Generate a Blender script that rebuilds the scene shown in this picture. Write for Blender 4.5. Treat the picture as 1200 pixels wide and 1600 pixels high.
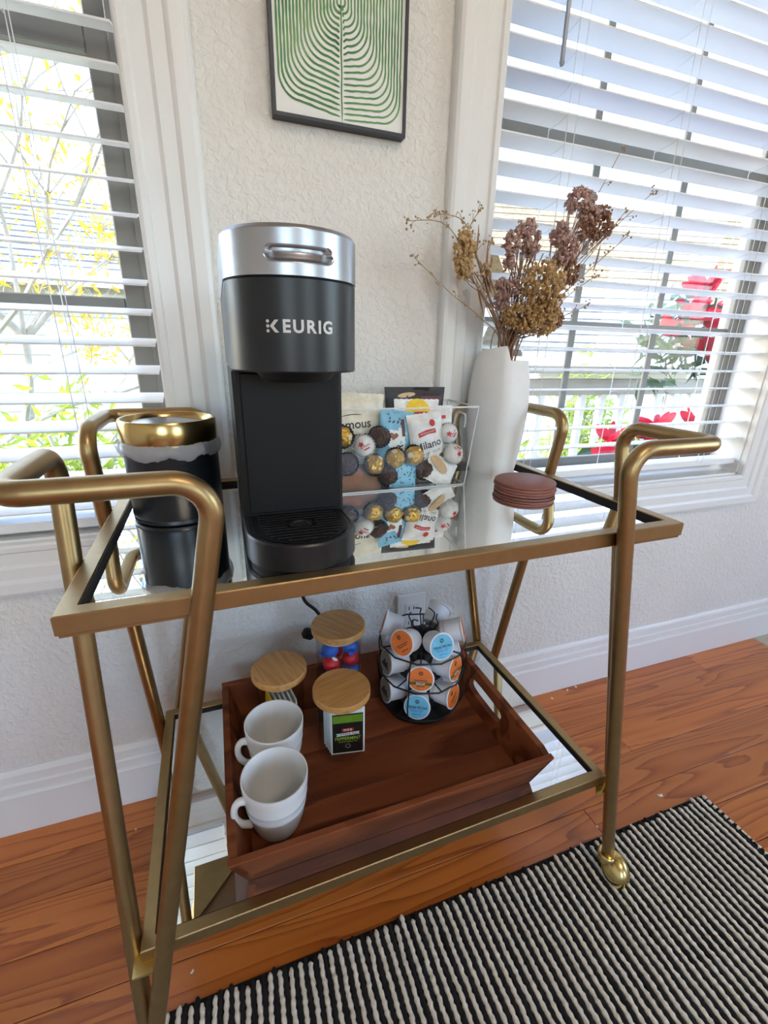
import bpy, bmesh, math, random
from mathutils import Vector, Matrix, Euler
R_ = random.Random(7)
PI = math.pi
for o in list(bpy.data.objects): bpy.data.objects.remove(o)
SC = bpy.context.scene
COL = SC.collection

# ------------------------------------------------------------------ camera, sky, sun, room light, exposure
cam = bpy.data.cameras.new('camera'); camo = bpy.data.objects.new('camera', cam); COL.objects.link(camo)
cam.sensor_fit = 'VERTICAL'; cam.sensor_height = 36.0; cam.lens = 704.16 / 1600 * 36.0
cam.clip_start = 0.02; cam.clip_end = 200
camo.location = (-0.12236, -0.86272, 0.93902)
camo.rotation_euler = (1.226462, -0.020748, -0.336585)
SC.camera = camo
SC.view_settings.view_transform = 'Standard'; SC.view_settings.look = 'None'
SC.view_settings.gamma = 1.0; SC.view_settings.use_curve_mapping = False
SC.view_settings.exposure = 0.55

world = bpy.data.worlds.new('sky'); SC.world = world; world.use_nodes = True
wn = world.node_tree; wn.nodes.clear()
wo = wn.nodes.new('ShaderNodeOutputWorld'); wb = wn.nodes.new('ShaderNodeBackground')
sky = wn.nodes.new('ShaderNodeTexSky'); sky.sky_type = 'NISHITA'; sky.sun_disc = False
sky.sun_elevation = math.radians(42); sky.sun_rotation = math.radians(-80)
sky.air_density = 1.0; sky.dust_density = 1.2; sky.ozone_density = 1.0
wb.inputs['Strength'].default_value = 1.25
wn.links.new(sky.outputs[0], wb.inputs['Color']); wn.links.new(wb.outputs[0], wo.inputs[0])

def sun(name, rot, energy, col, angle):
    l = bpy.data.lights.new(name, 'SUN'); l.energy = energy; l.color = col; l.angle = math.radians(angle)
    o = bpy.data.objects.new(name, l); COL.objects.link(o); o.rotation_euler = rot; return o
sun('sun', Vector((.74, .12, -.66)).to_track_quat('-Z', 'Y').to_euler(), 2.4, (1, .95, .88), .6)
# ------------------------------------------------------------------ helpers
class MB:
    def __init__(s): s.v = []; s.f = []
    def add(s, vs, fs):
        n = len(s.v); s.v += [tuple(v) for v in vs]; s.f += [tuple(i + n for i in f) for f in fs]; return s
    def box(s, x0, x1, y0, y1, z0, z1):
        return s.add([(x0,y0,z0),(x1,y0,z0),(x1,y1,z0),(x0,y1,z0),(x0,y0,z1),(x1,y0,z1),(x1,y1,z1),(x0,y1,z1)],
                     [(0,3,2,1),(4,5,6,7),(0,1,5,4),(1,2,6,5),(2,3,7,6),(3,0,4,7)])
    def cbox(s, x0, x1, y0, y1, z0, z1, b=.002):
        X, Y, Z = (x0, x1), (y0, y1), (z0, z1); vs = []; ix = {}
        for i in (0,1):
            for j in (0,1):
                for k in (0,1):
                    sx, sy, sz = b*(1-2*i), b*(1-2*j), b*(1-2*k)
                    for a, c in enumerate([(X[i],Y[j]+sy,Z[k]+sz),(X[i]+sx,Y[j],Z[k]+sz),(X[i]+sx,Y[j]+sy,Z[k])]):
                        ix[i,j,k,a] = len(vs); vs.append(c)
        F = []
        for i in (0,1): F.append([ix[i,j,k,0] for j,k in ((0,0),(1,0),(1,1),(0,1))])
        for j in (0,1): F.append([ix[i,j,k,1] for i,k in ((0,0),(1,0),(1,1),(0,1))])
        for k in (0,1): F.append([ix[i,j,k,2] for i,j in ((0,0),(1,0),(1,1),(0,1))])
        for i in (0,1):
            for j in (0,1): F.append([ix[i,j,0,0],ix[i,j,0,1],ix[i,j,1,1],ix[i,j,1,0]])
            for k in (0,1): F.append([ix[i,0,k,0],ix[i,0,k,2],ix[i,1,k,2],ix[i,1,k,0]])
        for j in (0,1):
            for k in (0,1): F.append([ix[0,j,k,1],ix[0,j,k,2],ix[1,j,k,2],ix[1,j,k,1]])
        for i in (0,1):
            for j in (0,1):
                for k in (0,1): F.append([ix[i,j,k,0],ix[i,j,k,1],ix[i,j,k,2]])
        return s.add(vs, F)
    def lathe(s, prof, seg=32, c=(0,0,0), fn=None, closed=False):
        vs = []; n = len(prof)
        for i in range(seg):
            a = 2*PI*i/seg
            for k, (r, z) in enumerate(prof):
                rr = fn(a, r, z) if fn else r
                vs.append((c[0]+rr*math.cos(a), c[1]+rr*math.sin(a), c[2]+z))
        fs = []
        for i in range(seg):
            j = (i+1) % seg
            for k in range(n-1 if not closed else n):
                l = (k+1) % n
                fs.append((i*n+k, j*n+k, j*n+l, i*n+l))
        if not closed:
            if prof[0][0] > 1e-6: fs.append(tuple(i*n for i in range(seg))[::-1])
            if prof[-1][0] > 1e-6: fs.append(tuple(i*n+n-1 for i in range(seg)))
        return s.add(vs, fs)
    def tube(s, path, r, seg=10, closed=False, rads=None):
        P = [Vector(p) for p in path]; n = len(P)
        if n < 2: return s
        T = []
        for i in range(n):
            a = P[i-1] if (i > 0 or closed) else P[i]; b = P[(i+1) % n] if (i < n-1 or closed) else P[i]
            t = (b-a); T.append(t.normalized() if t.length > 1e-9 else Vector((0,0,1)))
        u = T[0].orthogonal().normalized(); vs = []
        for i in range(n):
            u = (u - T[i]*u.dot(T[i]))
            u = u.normalized() if u.length > 1e-6 else T[i].orthogonal().normalized()
            w = T[i].cross(u); rr = rads[i] if rads else r
            for k in range(seg):
                a = 2*PI*k/seg; vs.append(P[i] + (u*math.cos(a) + w*math.sin(a))*rr)
        fs = []
        for i in range(n if closed else n-1):
            j = (i+1) % n
            for k in range(seg):
                l = (k+1) % seg; fs.append((i*seg+k, i*seg+l, j*seg+l, j*seg+k))
        if not closed:
            fs.append(tuple(range(seg))[::-1]); fs.append(tuple((n-1)*seg+k for k in range(seg)))
        return s.add(vs, fs)
    def prism(s, poly, z0, z1, tf=None):
        n = len(poly); vs = [(x,y,z0) for x,y in poly]+[(x,y,z1) for x,y in poly]
        if tf: vs = [tf(v) for v in vs]
        return s.add(vs, [tuple(range(n))[::-1], tuple(range(n,2*n))]+[(i,(i+1)%n,(i+1)%n+n,i+n) for i in range(n)])
    def ball(s, c, r, seg=10, rings=6, sc=(1,1,1), fn=None):
        vs = []; fs = []
        for i in range(rings+1):
            th = PI*i/rings
            for k in range(seg):
                ph = 2*PI*k/seg
                d = Vector((math.sin(th)*math.cos(ph), math.sin(th)*math.sin(ph), math.cos(th)))
                q = r*(fn(d) if fn else 1)
                vs.append((c[0]+d.x*q*sc[0], c[1]+d.y*q*sc[1], c[2]+d.z*q*sc[2]))
        for i in range(rings):
            for k in range(seg):
                l = (k+1) % seg; fs.append((i*seg+k, (i+1)*seg+k, (i+1)*seg+l, i*seg+l))
        return s.add(vs, fs)
    def mesh(s, name, mat=None, smooth=35, tf=None):
        me = bpy.data.meshes.new(name)
        vs = [tuple(tf @ Vector(v)) for v in s.v] if tf else s.v
        me.from_pydata(vs, [], s.f)
        bm = bmesh.new(); bm.from_mesh(me)
        bmesh.ops.remove_doubles(bm, verts=bm.verts, dist=1e-6)
        bmesh.ops.recalc_face_normals(bm, faces=bm.faces)
        if smooth:
            lim = math.radians(smooth)
            for f in bm.faces: f.smooth = True
            for e in bm.edges:
                if len(e.link_faces) == 2 and e.calc_face_angle(0) > lim: e.smooth = False
        bm.to_mesh(me); bm.free()
        if mat: me.materials.append(mat)
        return me
    def build(s, name, mat, parent=None, smooth=35, tf=None):
        return inst(name, s.mesh(name, mat, smooth, tf), parent)
def inst(name, me, parent=None, loc=None, rot=None, mtx=None):
    o = bpy.data.objects.new(name, me); COL.objects.link(o)
    if parent: o.parent = parent
    if mtx is not None: o.matrix_local = mtx
    if loc is not None: o.location = loc
    if rot is not None: o.rotation_euler = rot
    return o
def tag(o, label, cat, group=None):
    o['label'] = label; o['category'] = cat
    if group: o['group'] = group
    return o
def thing(name, label, cat, loc=(0,0,0), rz=0, group=None, rot=None):
    o = bpy.data.objects.new(name, None); COL.objects.link(o); o.empty_display_size = .02
    o.location = loc; o.rotation_euler = rot if rot else (0,0,rz)
    return tag(o, label, cat, group)
def struct(o, label=None):
    o['kind'] = 'structure'
    if label: o['label'] = label
    return o
def copy_tree(o, parent=None):
    c = o.copy(); COL.objects.link(c); c.parent = parent
    for ch in o.children: copy_tree(ch, c)
    return c
def fillet(pts, rads, n=8):
    P = [Vector(p) for p in pts]; out = [P[0]]
    for i in range(1, len(P)-1):
        a = (P[i-1]-P[i]).normalized(); b = (P[i+1]-P[i]).normalized()
        ang = a.angle(b); r = rads[i-1]; d = r/math.tan(ang/2)
        p0 = P[i]+a*d; p1 = P[i]+b*d; c = P[i]+(a+b).normalized()*(r/math.sin(ang/2))
        u = p0-c; v = p1-c; tot = u.angle(v)
        for k in range(n+1):
            t = k/n; out.append(c+(u*math.sin((1-t)*tot)+v*math.sin(t*tot))/math.sin(tot))
    out.append(P[-1]); return out
def smooth_path(pts, n=6):
    P = [Vector(p) for p in pts]; out = []
    for i in range(len(P)-1):
        p0 = P[max(i-1,0)]; p1 = P[i]; p2 = P[i+1]; p3 = P[min(i+2,len(P)-1)]
        for k in range(n):
            t = k/n
            out.append(.5*((2*p1)+(p2-p0)*t+(2*p0-5*p1+4*p2-p3)*t*t+(3*p1-p0-3*p2+p3)*t**3))
    out.append(P[-1]); return out
def text_mesh(body, size, mat, bold=0.0, align='CENTER', extrude=.0, fn=None, sx=1.0):
    cu = bpy.data.curves.new('text', 'FONT'); cu.body = body; cu.size = size; cu.align_x = align; cu.align_y = 'CENTER'
    cu.offset = bold; cu.extrude = extrude; cu.resolution_u = 3
    ob = bpy.data.objects.new('text_tmp', cu); COL.objects.link(ob)
    me = bpy.data.meshes.new_from_object(ob.evaluated_get(bpy.context.evaluated_depsgraph_get()))
    bpy.data.objects.remove(ob); bpy.data.curves.remove(cu)
    for v in me.vertices:
        v.co.x *= sx
        if fn: v.co = fn(v.co)
    me.materials.clear(); me.materials.append(mat); me.name = 'lettering'; return me

# ------------------------------------------------------------------ materials
def hexc(r, g, b):
    f = lambda c: ((c/255+.055)/1.055)**2.4 if c/255 > .04045 else c/255/12.92
    return (f(r), f(g), f(b), 1)
def newmat(name):
    m = bpy.data.materials.new(name); m.use_nodes = True; n = m.node_tree
    return m, n, n.nodes['Principled BSDF']
def coords(n, scale=(1,1,1), rand=False, kind='Object'):
    tc = n.nodes.new('ShaderNodeTexCoord'); mp = n.nodes.new('ShaderNodeMapping'); mp.inputs['Scale'].default_value = scale
    n.links.new(tc.outputs[kind], mp.inputs['Vector'])
    if rand:
        oi = n.nodes.new('ShaderNodeObjectInfo'); mu = n.nodes.new('ShaderNodeVectorMath'); mu.operation = 'SCALE'
        mu.inputs[0].default_value = (37.1, 53.7, 71.3); n.links.new(oi.outputs['Random'], mu.inputs['Scale'])
        n.links.new(mu.outputs[0], mp.inputs['Location'])
    return mp.outputs[0]
def noise(n, vec, scale, detail=3, rough=.5, dist=0):
    t = n.nodes.new('ShaderNodeTexNoise'); t.inputs['Scale'].default_value = scale; t.inputs['Detail'].default_value = detail
    t.inputs['Roughness'].default_value = rough; t.inputs['Distortion'].default_value = dist
    n.links.new(vec, t.inputs['Vector']); return t.outputs['Fac']
def ramp(n, fac, stops, interp='LINEAR'):
    r = n.nodes.new('ShaderNodeValToRGB'); r.color_ramp.interpolation = interp
    e = r.color_ramp.elements
    while len(e) < len(stops): e.new(.5)
    for k, (p, c) in enumerate(stops): e[k].position = p; e[k].color = c
    n.links.new(fac, r.inputs[0]); return r.outputs[0]
def bump(n, fac, b, strength=.3, dist=.002):
    k = n.nodes.new('ShaderNodeBump'); k.inputs['Strength'].default_value = strength; k.inputs['Distance'].default_value = dist
    n.links.new(fac, k.inputs['Height']); n.links.new(k.outputs[0], b.inputs['Normal'])
def plain(name, col, rough=.5, metal=0, var=.06, scale=25, bmp=0, bscale=200, bdist=.0005, coat=0, spec=.5, rand=False, aniso=0, sub=0):
    m, n, b = newmat(name); c = col if len(col) == 4 else (*col, 1)
    v = coords(n, rand=rand)
    lo = tuple(max(0, x*(1-var)) for x in c[:3])+(1,); hi = tuple(min(1, x*(1+var)) for x in c[:3])+(1,)
    n.links.new(ramp(n, noise(n, v, scale), [(.3, lo), (.7, hi)]), b.inputs['Base Color'])
    b.inputs['Roughness'].default_value = rough; b.inputs['Metallic'].default_value = metal
    b.inputs['Coat Weight'].default_value = coat; b.inputs['Specular IOR Level'].default_value = spec
    if sub: b.inputs['Subsurface Weight'].default_value = sub; b.inputs['Subsurface Radius'].default_value = (.004,.003,.002)
    if bmp: bump(n, noise(n, v, bscale, 4), b, bmp, bdist)
    return m
def woodgrain(name, stops, scale=(1.0,9,9), rings=9, rough=.35, coat=.2, fine=.25, rand=True, bmp=.08, nscale=1.6, huevar=.25, spec=.5):
    m, n, b = newmat(name); v = coords(n, scale, rand)
    nz = noise(n, v, nscale, 2, .45, .4)
    mu = n.nodes.new('ShaderNodeMath'); mu.operation = 'MULTIPLY'; mu.inputs[1].default_value = rings; n.links.new(nz, mu.inputs[0])
    pp = n.nodes.new('ShaderNodeMath'); pp.operation = 'FRACT'; n.links.new(mu.outputs[0], pp.inputs[0])
    v2 = coords(n, (scale[0]*3, scale[1]*14, scale[2]*14), rand); fz = noise(n, v2, 6, 4, .6)
    mx = n.nodes.new('ShaderNodeMath'); mx.operation = 'MULTIPLY_ADD'; mx.inputs[1].default_value = fine
    n.links.new(fz, mx.inputs[0]); n.links.new(pp.outputs[0], mx.inputs[2])
    sb = n.nodes.new('ShaderNodeMath'); sb.operation = 'SUBTRACT'; sb.inputs[1].default_value = fine/2; n.links.new(mx.outputs[0], sb.inputs[0])
    c = ramp(n, sb.outputs[0], stops)
    oi = n.nodes.new('ShaderNodeObjectInfo'); hs = n.nodes.new('ShaderNodeHueSaturation')
    mr = n.nodes.new('ShaderNodeMapRange'); mr.inputs['To Min'].default_value = 1-huevar; mr.inputs['To Max'].default_value = 1+huevar
    n.links.new(oi.outputs['Random'], mr.inputs['Value']); n.links.new(mr.outputs[0], hs.inputs['Value']); n.links.new(c, hs.inputs['Color'])
    n.links.new(hs.outputs[0], b.inputs['Base Color']); b.inputs['Roughness'].default_value = rough
    b.inputs['Coat Weight'].default_value = coat; b.inputs['Coat Roughness'].default_value = .12; b.inputs['Specular IOR Level'].default_value = spec
    bump(n, sb.outputs[0], b, bmp, .0008); return m
def clear(name, tint=(1,1,1), refl=.12, rough=.0, ior=1.45, haze=0):
    m = bpy.data.materials.new(name); m.use_nodes = True; n = m.node_tree; n.nodes.clear()
    o = n.nodes.new('ShaderNodeOutputMaterial'); t = n.nodes.new('ShaderNodeBsdfTransparent'); g = n.nodes.new('ShaderNodeBsdfGlossy')
    t.inputs[0].default_value = (*tint,1); g.inputs['Roughness'].default_value = rough
    lw = n.nodes.new('ShaderNodeLayerWeight'); pw = n.nodes.new('ShaderNodeMath'); pw.operation = 'POWER'; pw.inputs[1].default_value = 4.0
    n.links.new(lw.outputs['Facing'], pw.inputs[0]); fr = n.nodes.new('ShaderNodeMath'); fr.operation = 'MULTIPLY_ADD'
    f0 = ((ior-1)/(ior+1))**2; fr.inputs[1].default_value = .55; fr.inputs[2].default_value = f0; n.links.new(pw.outputs[0], fr.inputs[0])
    mx = n.nodes.new('ShaderNodeMixShader')
    n.links.new(fr.outputs[0], mx.inputs[0]); n.links.new(t.outputs[0], mx.inputs[1]); n.links.new(g.outputs[0], mx.inputs[2])
    out = mx.outputs[0]
    if haze:
        d = n.nodes.new('ShaderNodeBsdfDiffuse'); d.inputs[0].default_value = (.9,.92,.93,1); m2 = n.nodes.new('ShaderNodeMixShader')
        m2.inputs[0].default_value = haze; n.links.new(out, m2.inputs[1]); n.links.new(d.outputs[0], m2.inputs[2]); out = m2.outputs[0]
    n.links.new(out, o.inputs[0]); return m

M = {}
def wallmat():
    m, n, b = newmat('wall_paint'); v = coords(n)
    n.links.new(ramp(n, noise(n, v, 3), [(.3, hexc(226,223,217)), (.7, hexc(231,228,222))]), b.inputs['Base Color'])
    b.inputs['Roughness'].default_value = .55
    a = noise(n, v, 85, 3, .55, .6); r2 = ramp(n, a, [(.42,(0,0,0,1)),(.62,(1,1,1,1))])
    bump(n, r2, b, .5, .003); return m
M['wall'] = wallmat()
M['ceil'] = plain('ceiling_paint', hexc(235,234,230), .7, var=.02, bmp=.2, bscale=60, bdist=.002)
M['trim'] = plain('white_trim_paint', hexc(233,233,231), .3, var=.015, scale=6)
M['blind'] = plain('white_blind_vinyl', hexc(238,239,240), .38, var=.015, scale=8)
M['sash'] = plain('taupe_window_frame', hexc(120,116,108), .45, var=.08, scale=15)
M['sashw'] = plain('white_outer_window_trim', hexc(225,225,222), .5, var=.03)
M['cord'] = plain('white_cord', hexc(225,226,226), .7)
M['pane'] = clear('window_glass', (.97,.98,.98), ior=1.3)
M['floor'] = woodgrain('pine_floor', [(0, hexc(200,120,54)), (.5, hexc(194,112,48)), (.82, hexc(176,96,38)), (.94, hexc(150,76,30)), (1, hexc(194,114,50))],
                       scale=(.55,7,7), rings=12, rough=.3, coat=.25, fine=.4, huevar=.17)
M['gap'] = plain('dark_floor_gap', hexc(40,22,12), .8)
M['stone'] = plain('pale_stone', hexc(190,184,165), .6, var=.1, scale=60)
M['gold'] = plain('brushed_gold', hexc(166,140,98), .38, 1, var=.06, scale=60, bmp=.08, bscale=900, bdist=.0002)
M['brass'] = plain('polished_brass', hexc(214,194,130), .24, 1, var=.05)
M['rimgold'] = plain('gold_rim', hexc(200,172,114), .22, 1, var=.04)
M['mirror'] = plain('mirror_glass', (.88,.89,.88), .012, 1, var=.01)
M['backing'] = plain('shelf_backing', hexc(150,128,98), .6, var=.06)
M['black'] = plain('satin_black_plastic', hexc(21,23,27), .36, var=.1, bmp=.05, bscale=1500, bdist=.0001)
M['matte'] = plain('matte_black_plastic', hexc(11,12,13), .5, var=.1, spec=.3)
M['canblk'] = plain('black_painted_steel', hexc(24,28,34), .33, var=.08)
M['silver'] = plain('brushed_silver', hexc(178,180,184), .33, 1, var=.04, bmp=.05, bscale=800, bdist=.0001)
M['steel'] = plain('steel_lid', hexc(170,170,170), .25, 1, var=.05)
M['logo'] = plain('silver_print', hexc(205,205,203), .4, var=.02)
M['rubber'] = plain('black_rubber', hexc(14,14,15), .7)
M['wire'] = plain('black_wire', hexc(16,16,18), .4)
M['white'] = plain('white_ceramic', hexc(228,229,227), .22, var=.015, scale=12, coat=.3)
M['vase'] = plain('matte_white_ceramic', hexc(226,225,222), .55, var=.03, scale=30, bmp=.1, bscale=400)
M['leather'] = plain('brown_leather', hexc(142,90,78), .5, var=.12, scale=80, bmp=.15, bscale=500)
M['walnut'] = woodgrain('acacia_wood', [(0, hexc(130,74,44)), (.5, hexc(116,62,37)), (.85, hexc(86,44,27)), (1, hexc(124,68,40))], scale=(1.2,7,7), rings=4, rough=.5, coat=.0, fine=.3, huevar=.22, spec=.12)
M['bamboo'] = woodgrain('bamboo', [(0, hexc(198,150,88)), (.6, hexc(188,138,76)), (1, hexc(172,122,64))], scale=(6,60,60), rings=3, rough=.45, coat=.05, fine=.5, huevar=.06)
M['glass'] = clear('jar_glass', (.97,.98,.975), ior=1.25)
M['acrylic'] = clear('clear_acrylic', (.97,.975,.975), ior=1.16, haze=.01)
M['edge'] = clear('acrylic_edge', (.97,.98,.98), ior=1.5, haze=.6)
M['plastic'] = clear('thin_plastic_bag', (.9,.92,.93), ior=1.5, rough=.25, haze=.38)
M['frame'] = plain('dark_frame', hexc(34,38,50), .45)
M['paper'] = plain('white_paper', hexc(236,236,232), .8, var=.02)
def greenmat():
    m, n, b = newmat('green_watercolour'); v = coords(n)
    n.links.new(ramp(n, noise(n, v, 14, 3), [(.25, hexc(58,104,66)), (.5, hexc(96,146,92)), (.75, hexc(140,176,120))]), b.inputs['Base Color'])
    b.inputs['Roughness'].default_value = .85; return m
M['green'] = greenmat()
M['kcup'] = plain('white_cup_plastic', hexc(226,227,230), .4, var=.02)
for k, c in dict(orange=(226,120,48), blue=(110,190,222), grey=(140,136,120), darkink=(40,38,36), dgreen=(74,92,38), gold_foil=(214,172,74), brown_foil=(72,46,36),
                 red=(196,38,42), yellow=(246,200,30), cream=(222,214,192), skyblue=(128,188,214), tan=(206,172,128), brownpack=(120,82,56), pinkred=(190,24,44),
                 cblue=(30,88,190), white_foil=(232,230,226), charcoal=(30,28,32), maroon=(92,40,44), teagreen=(110,150,40), lime=(160,190,60), teablack=(22,24,20), heart=(140,84,52)).items():
    foil = 'foil' in k
    M[k] = plain(k+'_print', hexc(*c), .3 if foil else .45, .75 if k == 'gold_foil' else (.35 if k == 'brown_foil' else 0), var=.12, scale=60, bmp=.6 if foil else 0, bscale=160, bdist=.002)
M['stem'] = plain('dried_stem', hexc(146,116,96), .9, var=.2, scale=60)
M['twig'] = plain('pale_twig', hexc(176,150,118), .9, var=.15, scale=60)
M['dryleaf'] = plain('dried_leaf', hexc(140,102,76), .85, var=.25, scale=60)
def yarn(name, a, b2):
    m, n, b = newmat(name); v = coords(n, rand=True)
    n.links.new(ramp(n, noise(n, v, 120, 3), [(.3, hexc(*a)), (.7, hexc(*b2))]), b.inputs['Base Color'])
    b.inputs['Roughness'].default_value = .95; bump(n, noise(n, v, 900, 2), b, .4, .001); return m
M['yblack'] = yarn('black_yarn', (13,13,15), (24,23,25))
M['ywhite'] = yarn('cream_yarn', (222,215,194), (246,241,226))
def leafmat(name, a, b2):
    m, n, b = newmat(name); v = coords(n)
    n.links.new(ramp(n, noise(n, v, 5, 2), [(.3, hexc(*a)), (.7, hexc(*b2))]), b.inputs['Base Color'])
    b.inputs['Roughness'].default_value = .6
    tr = n.nodes.new('ShaderNodeBsdfTranslucent'); tr.inputs[0].default_value = hexc(*b2); mx = n.nodes.new('ShaderNodeMixShader'); mx.inputs[0].default_value = .45
    n.links.new(b.outputs[0], mx.inputs[1]); n.links.new(tr.outputs[0], mx.inputs[2]); n.links.new(mx.outputs[0], n.nodes['Material Output'].inputs[0]); return m
M['dried_gold'] = leafmat('dried_golden_florets', (196,160,108), (230,204,156))
M['dried_mauve'] = leafmat('dried_mauve_florets', (186,150,140), (222,192,180))
M['dried_dark'] = leafmat('dried_dark_florets', (150,110,86), (192,150,120))
M['lyellow'] = leafmat('autumn_leaves', (160,130,30), (206,178,60))
M['lgreen'] = leafmat('fresh_leaves', (96,130,40), (168,184,70))
M['ldark'] = leafmat('dark_leaves', (30,52,30), (58,84,50))
M['bract'] = leafmat('red_bracts', (150,10,34), (186,22,52))
M['bark'] = plain('grey_bark', hexc(176,170,162), .9, var=.2, scale=12, bmp=.5, bscale=40, bdist=.01)
M['siding'] = plain('white_siding', hexc(196,194,186), .7, var=.05)
M['shingle'] = plain('tan_shingles', hexc(128,112,88), .9, var=.3, scale=14, rand=True)
M['greyroof'] = plain('grey_shingles', hexc(128,126,126), .9, var=.25, scale=14, rand=True)
M['rail'] = plain('weathered_railing_paint', hexc(150,144,132), .7, var=.1, scale=8)
M['grass'] = plain('lawn', hexc(120,116,80), .95, var=.3, scale=3)

# ------------------------------------------------------------------ room shell
X0, X1, YR, ZC = -2.3, 3.3, -4.3, 2.65
OPL = (-1.09, -.209); OPR = (.383, 1.275); OZ = (.622, 2.06)
def rects_with_holes(x0, x1, z0, z1, holes):
    xs = sorted({x0, x1, *[h[0] for h in holes], *[h[1] for h in holes]}); zs = sorted({z0, z1, *[h[2] for h in holes], *[h[3] for h in holes]})
    for i in range(len(xs)-1):
        for j in range(len(zs)-1):
            cx, cz = (xs[i]+xs[i+1])/2, (zs[j]+zs[j+1])/2
            if not any(h[0] < cx < h[1] and h[2] < cz < h[3] for h in holes): yield xs[i], xs[i+1], zs[j], zs[j+1]
def wall_y(name, y0, y1, x0, x1, holes):
    mb = MB()
    for a, b, c, d in rects_with_holes(x0, x1, 0, ZC, holes): mb.box(a, b, y0, y1, c, d)
    return struct(mb.build(name, M['wall'], smooth=0))
wall_y('wall_back', 0, .13, X0-.1, X1+.1, [(*OPL, *OZ), (*OPR, *OZ)])
wall_y('wall_front', YR-.13, YR, X0-.1, X1+.1, [(-1.6,-.4,.75,2.15), (1.0,2.2,.75,2.15)])
mb = MB()
mb.box(X0-.1, X0, YR, 0, 0, ZC); struct(mb.build('wall_left', M['wall'], smooth=0))
mb = MB()
for a, b, c, d in rects_with_holes(YR, 0, 0, ZC, [(-2.7,-1.3,.75,2.15)]): mb.box(X1, X1+.1, a, b, c, d)
struct(mb.build('wall_right', M['wall'], smooth=0))
mb = MB(); mb.box(X0-.1, X1+.1, YR-.13, .13, ZC, ZC+.08); struct(mb.build('ceiling', M['ceil'], smooth=0))
lamp = thing('added_fill_lamp', 'added unseen fill lamp, white glass globe on the ceiling', 'lamp', (.4, -2.2, ZC))  # fill lamp added out of view to warm and brighten the room
MB().lathe([(0,-.03),(.09,-.03),(.10,-.02),(.10,-.0005),(0,-.0005)], 32).build('canopy', M['trim'], lamp, 40)
lglow, lnn, lb_ = newmat('fill_lamp_glass'); lb_.inputs['Base Color'].default_value = (.95,.9,.82,1)
lb_.inputs['Emission Color'].default_value = (1,.86,.70,1); lb_.inputs['Emission Strength'].default_value = 42
MB().ball((0,0,-.13), .13, 24, 14, (1,1,.8)).build('glass_globe', lglow, lamp, 60)
# floor: pine planks over a dark subfloor
mb = MB(); mb.box(X0-.1, X1+.1, YR-.13, .13, -.06, -.018)
floor = struct(mb.build('floor', M['gap'], smooth=0))
PW = .0856; XT = 1.587
lens = [1.1, 1.5, 1.9, 2.3]
pm = {}
for L in lens+[.6]:
    pm[L] = MB().cbox(0, L-.0008, -PW/2+.0007, PW/2-.0007, -.018, 0, .0005).mesh('plank', M['floor'], 0)
joints = {2: .775, 4: .545}
row = 0; y = -PW/2
rr = random.Random(3)
while y > YR:
    if row in joints: starts = [joints[row]-2.3, joints[row]]
    else: starts = None
    x = X0 - rr.uniform(0, 1.0) if starts is None else joints[row]-2.3-1.1
    seq = [1.1, 2.3, 1.1, 1.9, 1.5] if starts else None
    k = 0
    lim = XT if y > -.55 else X1
    while x < lim - .02:
        L = seq[k % 5] if seq else rr.choice(lens)
        k += 1
        if x + L > lim and lim == XT:
            me = MB().cbox(0, lim-x, -PW/2+.0007, PW/2-.0007, -.018, 0, .0005).mesh('plank', M['floor'], 0)
        else: me = pm[L]
        inst('plank', me, floor, loc=(x, y, rr.uniform(-.0006, 0)))
        x += L
    y -= PW; row += 1
mb = MB(); mb.cbox(XT+.001, X1, -.55, -.001, -.018, .001, .003)
sl = mb.build('stone_slab', M['stone'], floor)
# baseboard with two steps and a rounded top
def sweep_x(prof, x0, x1):
    n = len(prof); mb = MB()
    return mb.add([(x0, y, z) for y, z in prof]+[(x1, y, z) for y, z in prof], [(i,(i+1)%n,(i+1)%n+n,i+n) for i in range(n)]+[tuple(range(n))[::-1], tuple(range(n, 2*n))])
bp = [(0,0),(-.018,0),(-.018,.093),(-.0165,.096),(-.013,.098),(-.013,.116),(-.0115,.119),(-.009,.120),(-.009,.138),(-.007,.143),(-.003,.148),(0,.148)]
struct(sweep_x(bp, X0, X1).build('baseboard_back', M['trim'], smooth=0))
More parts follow.
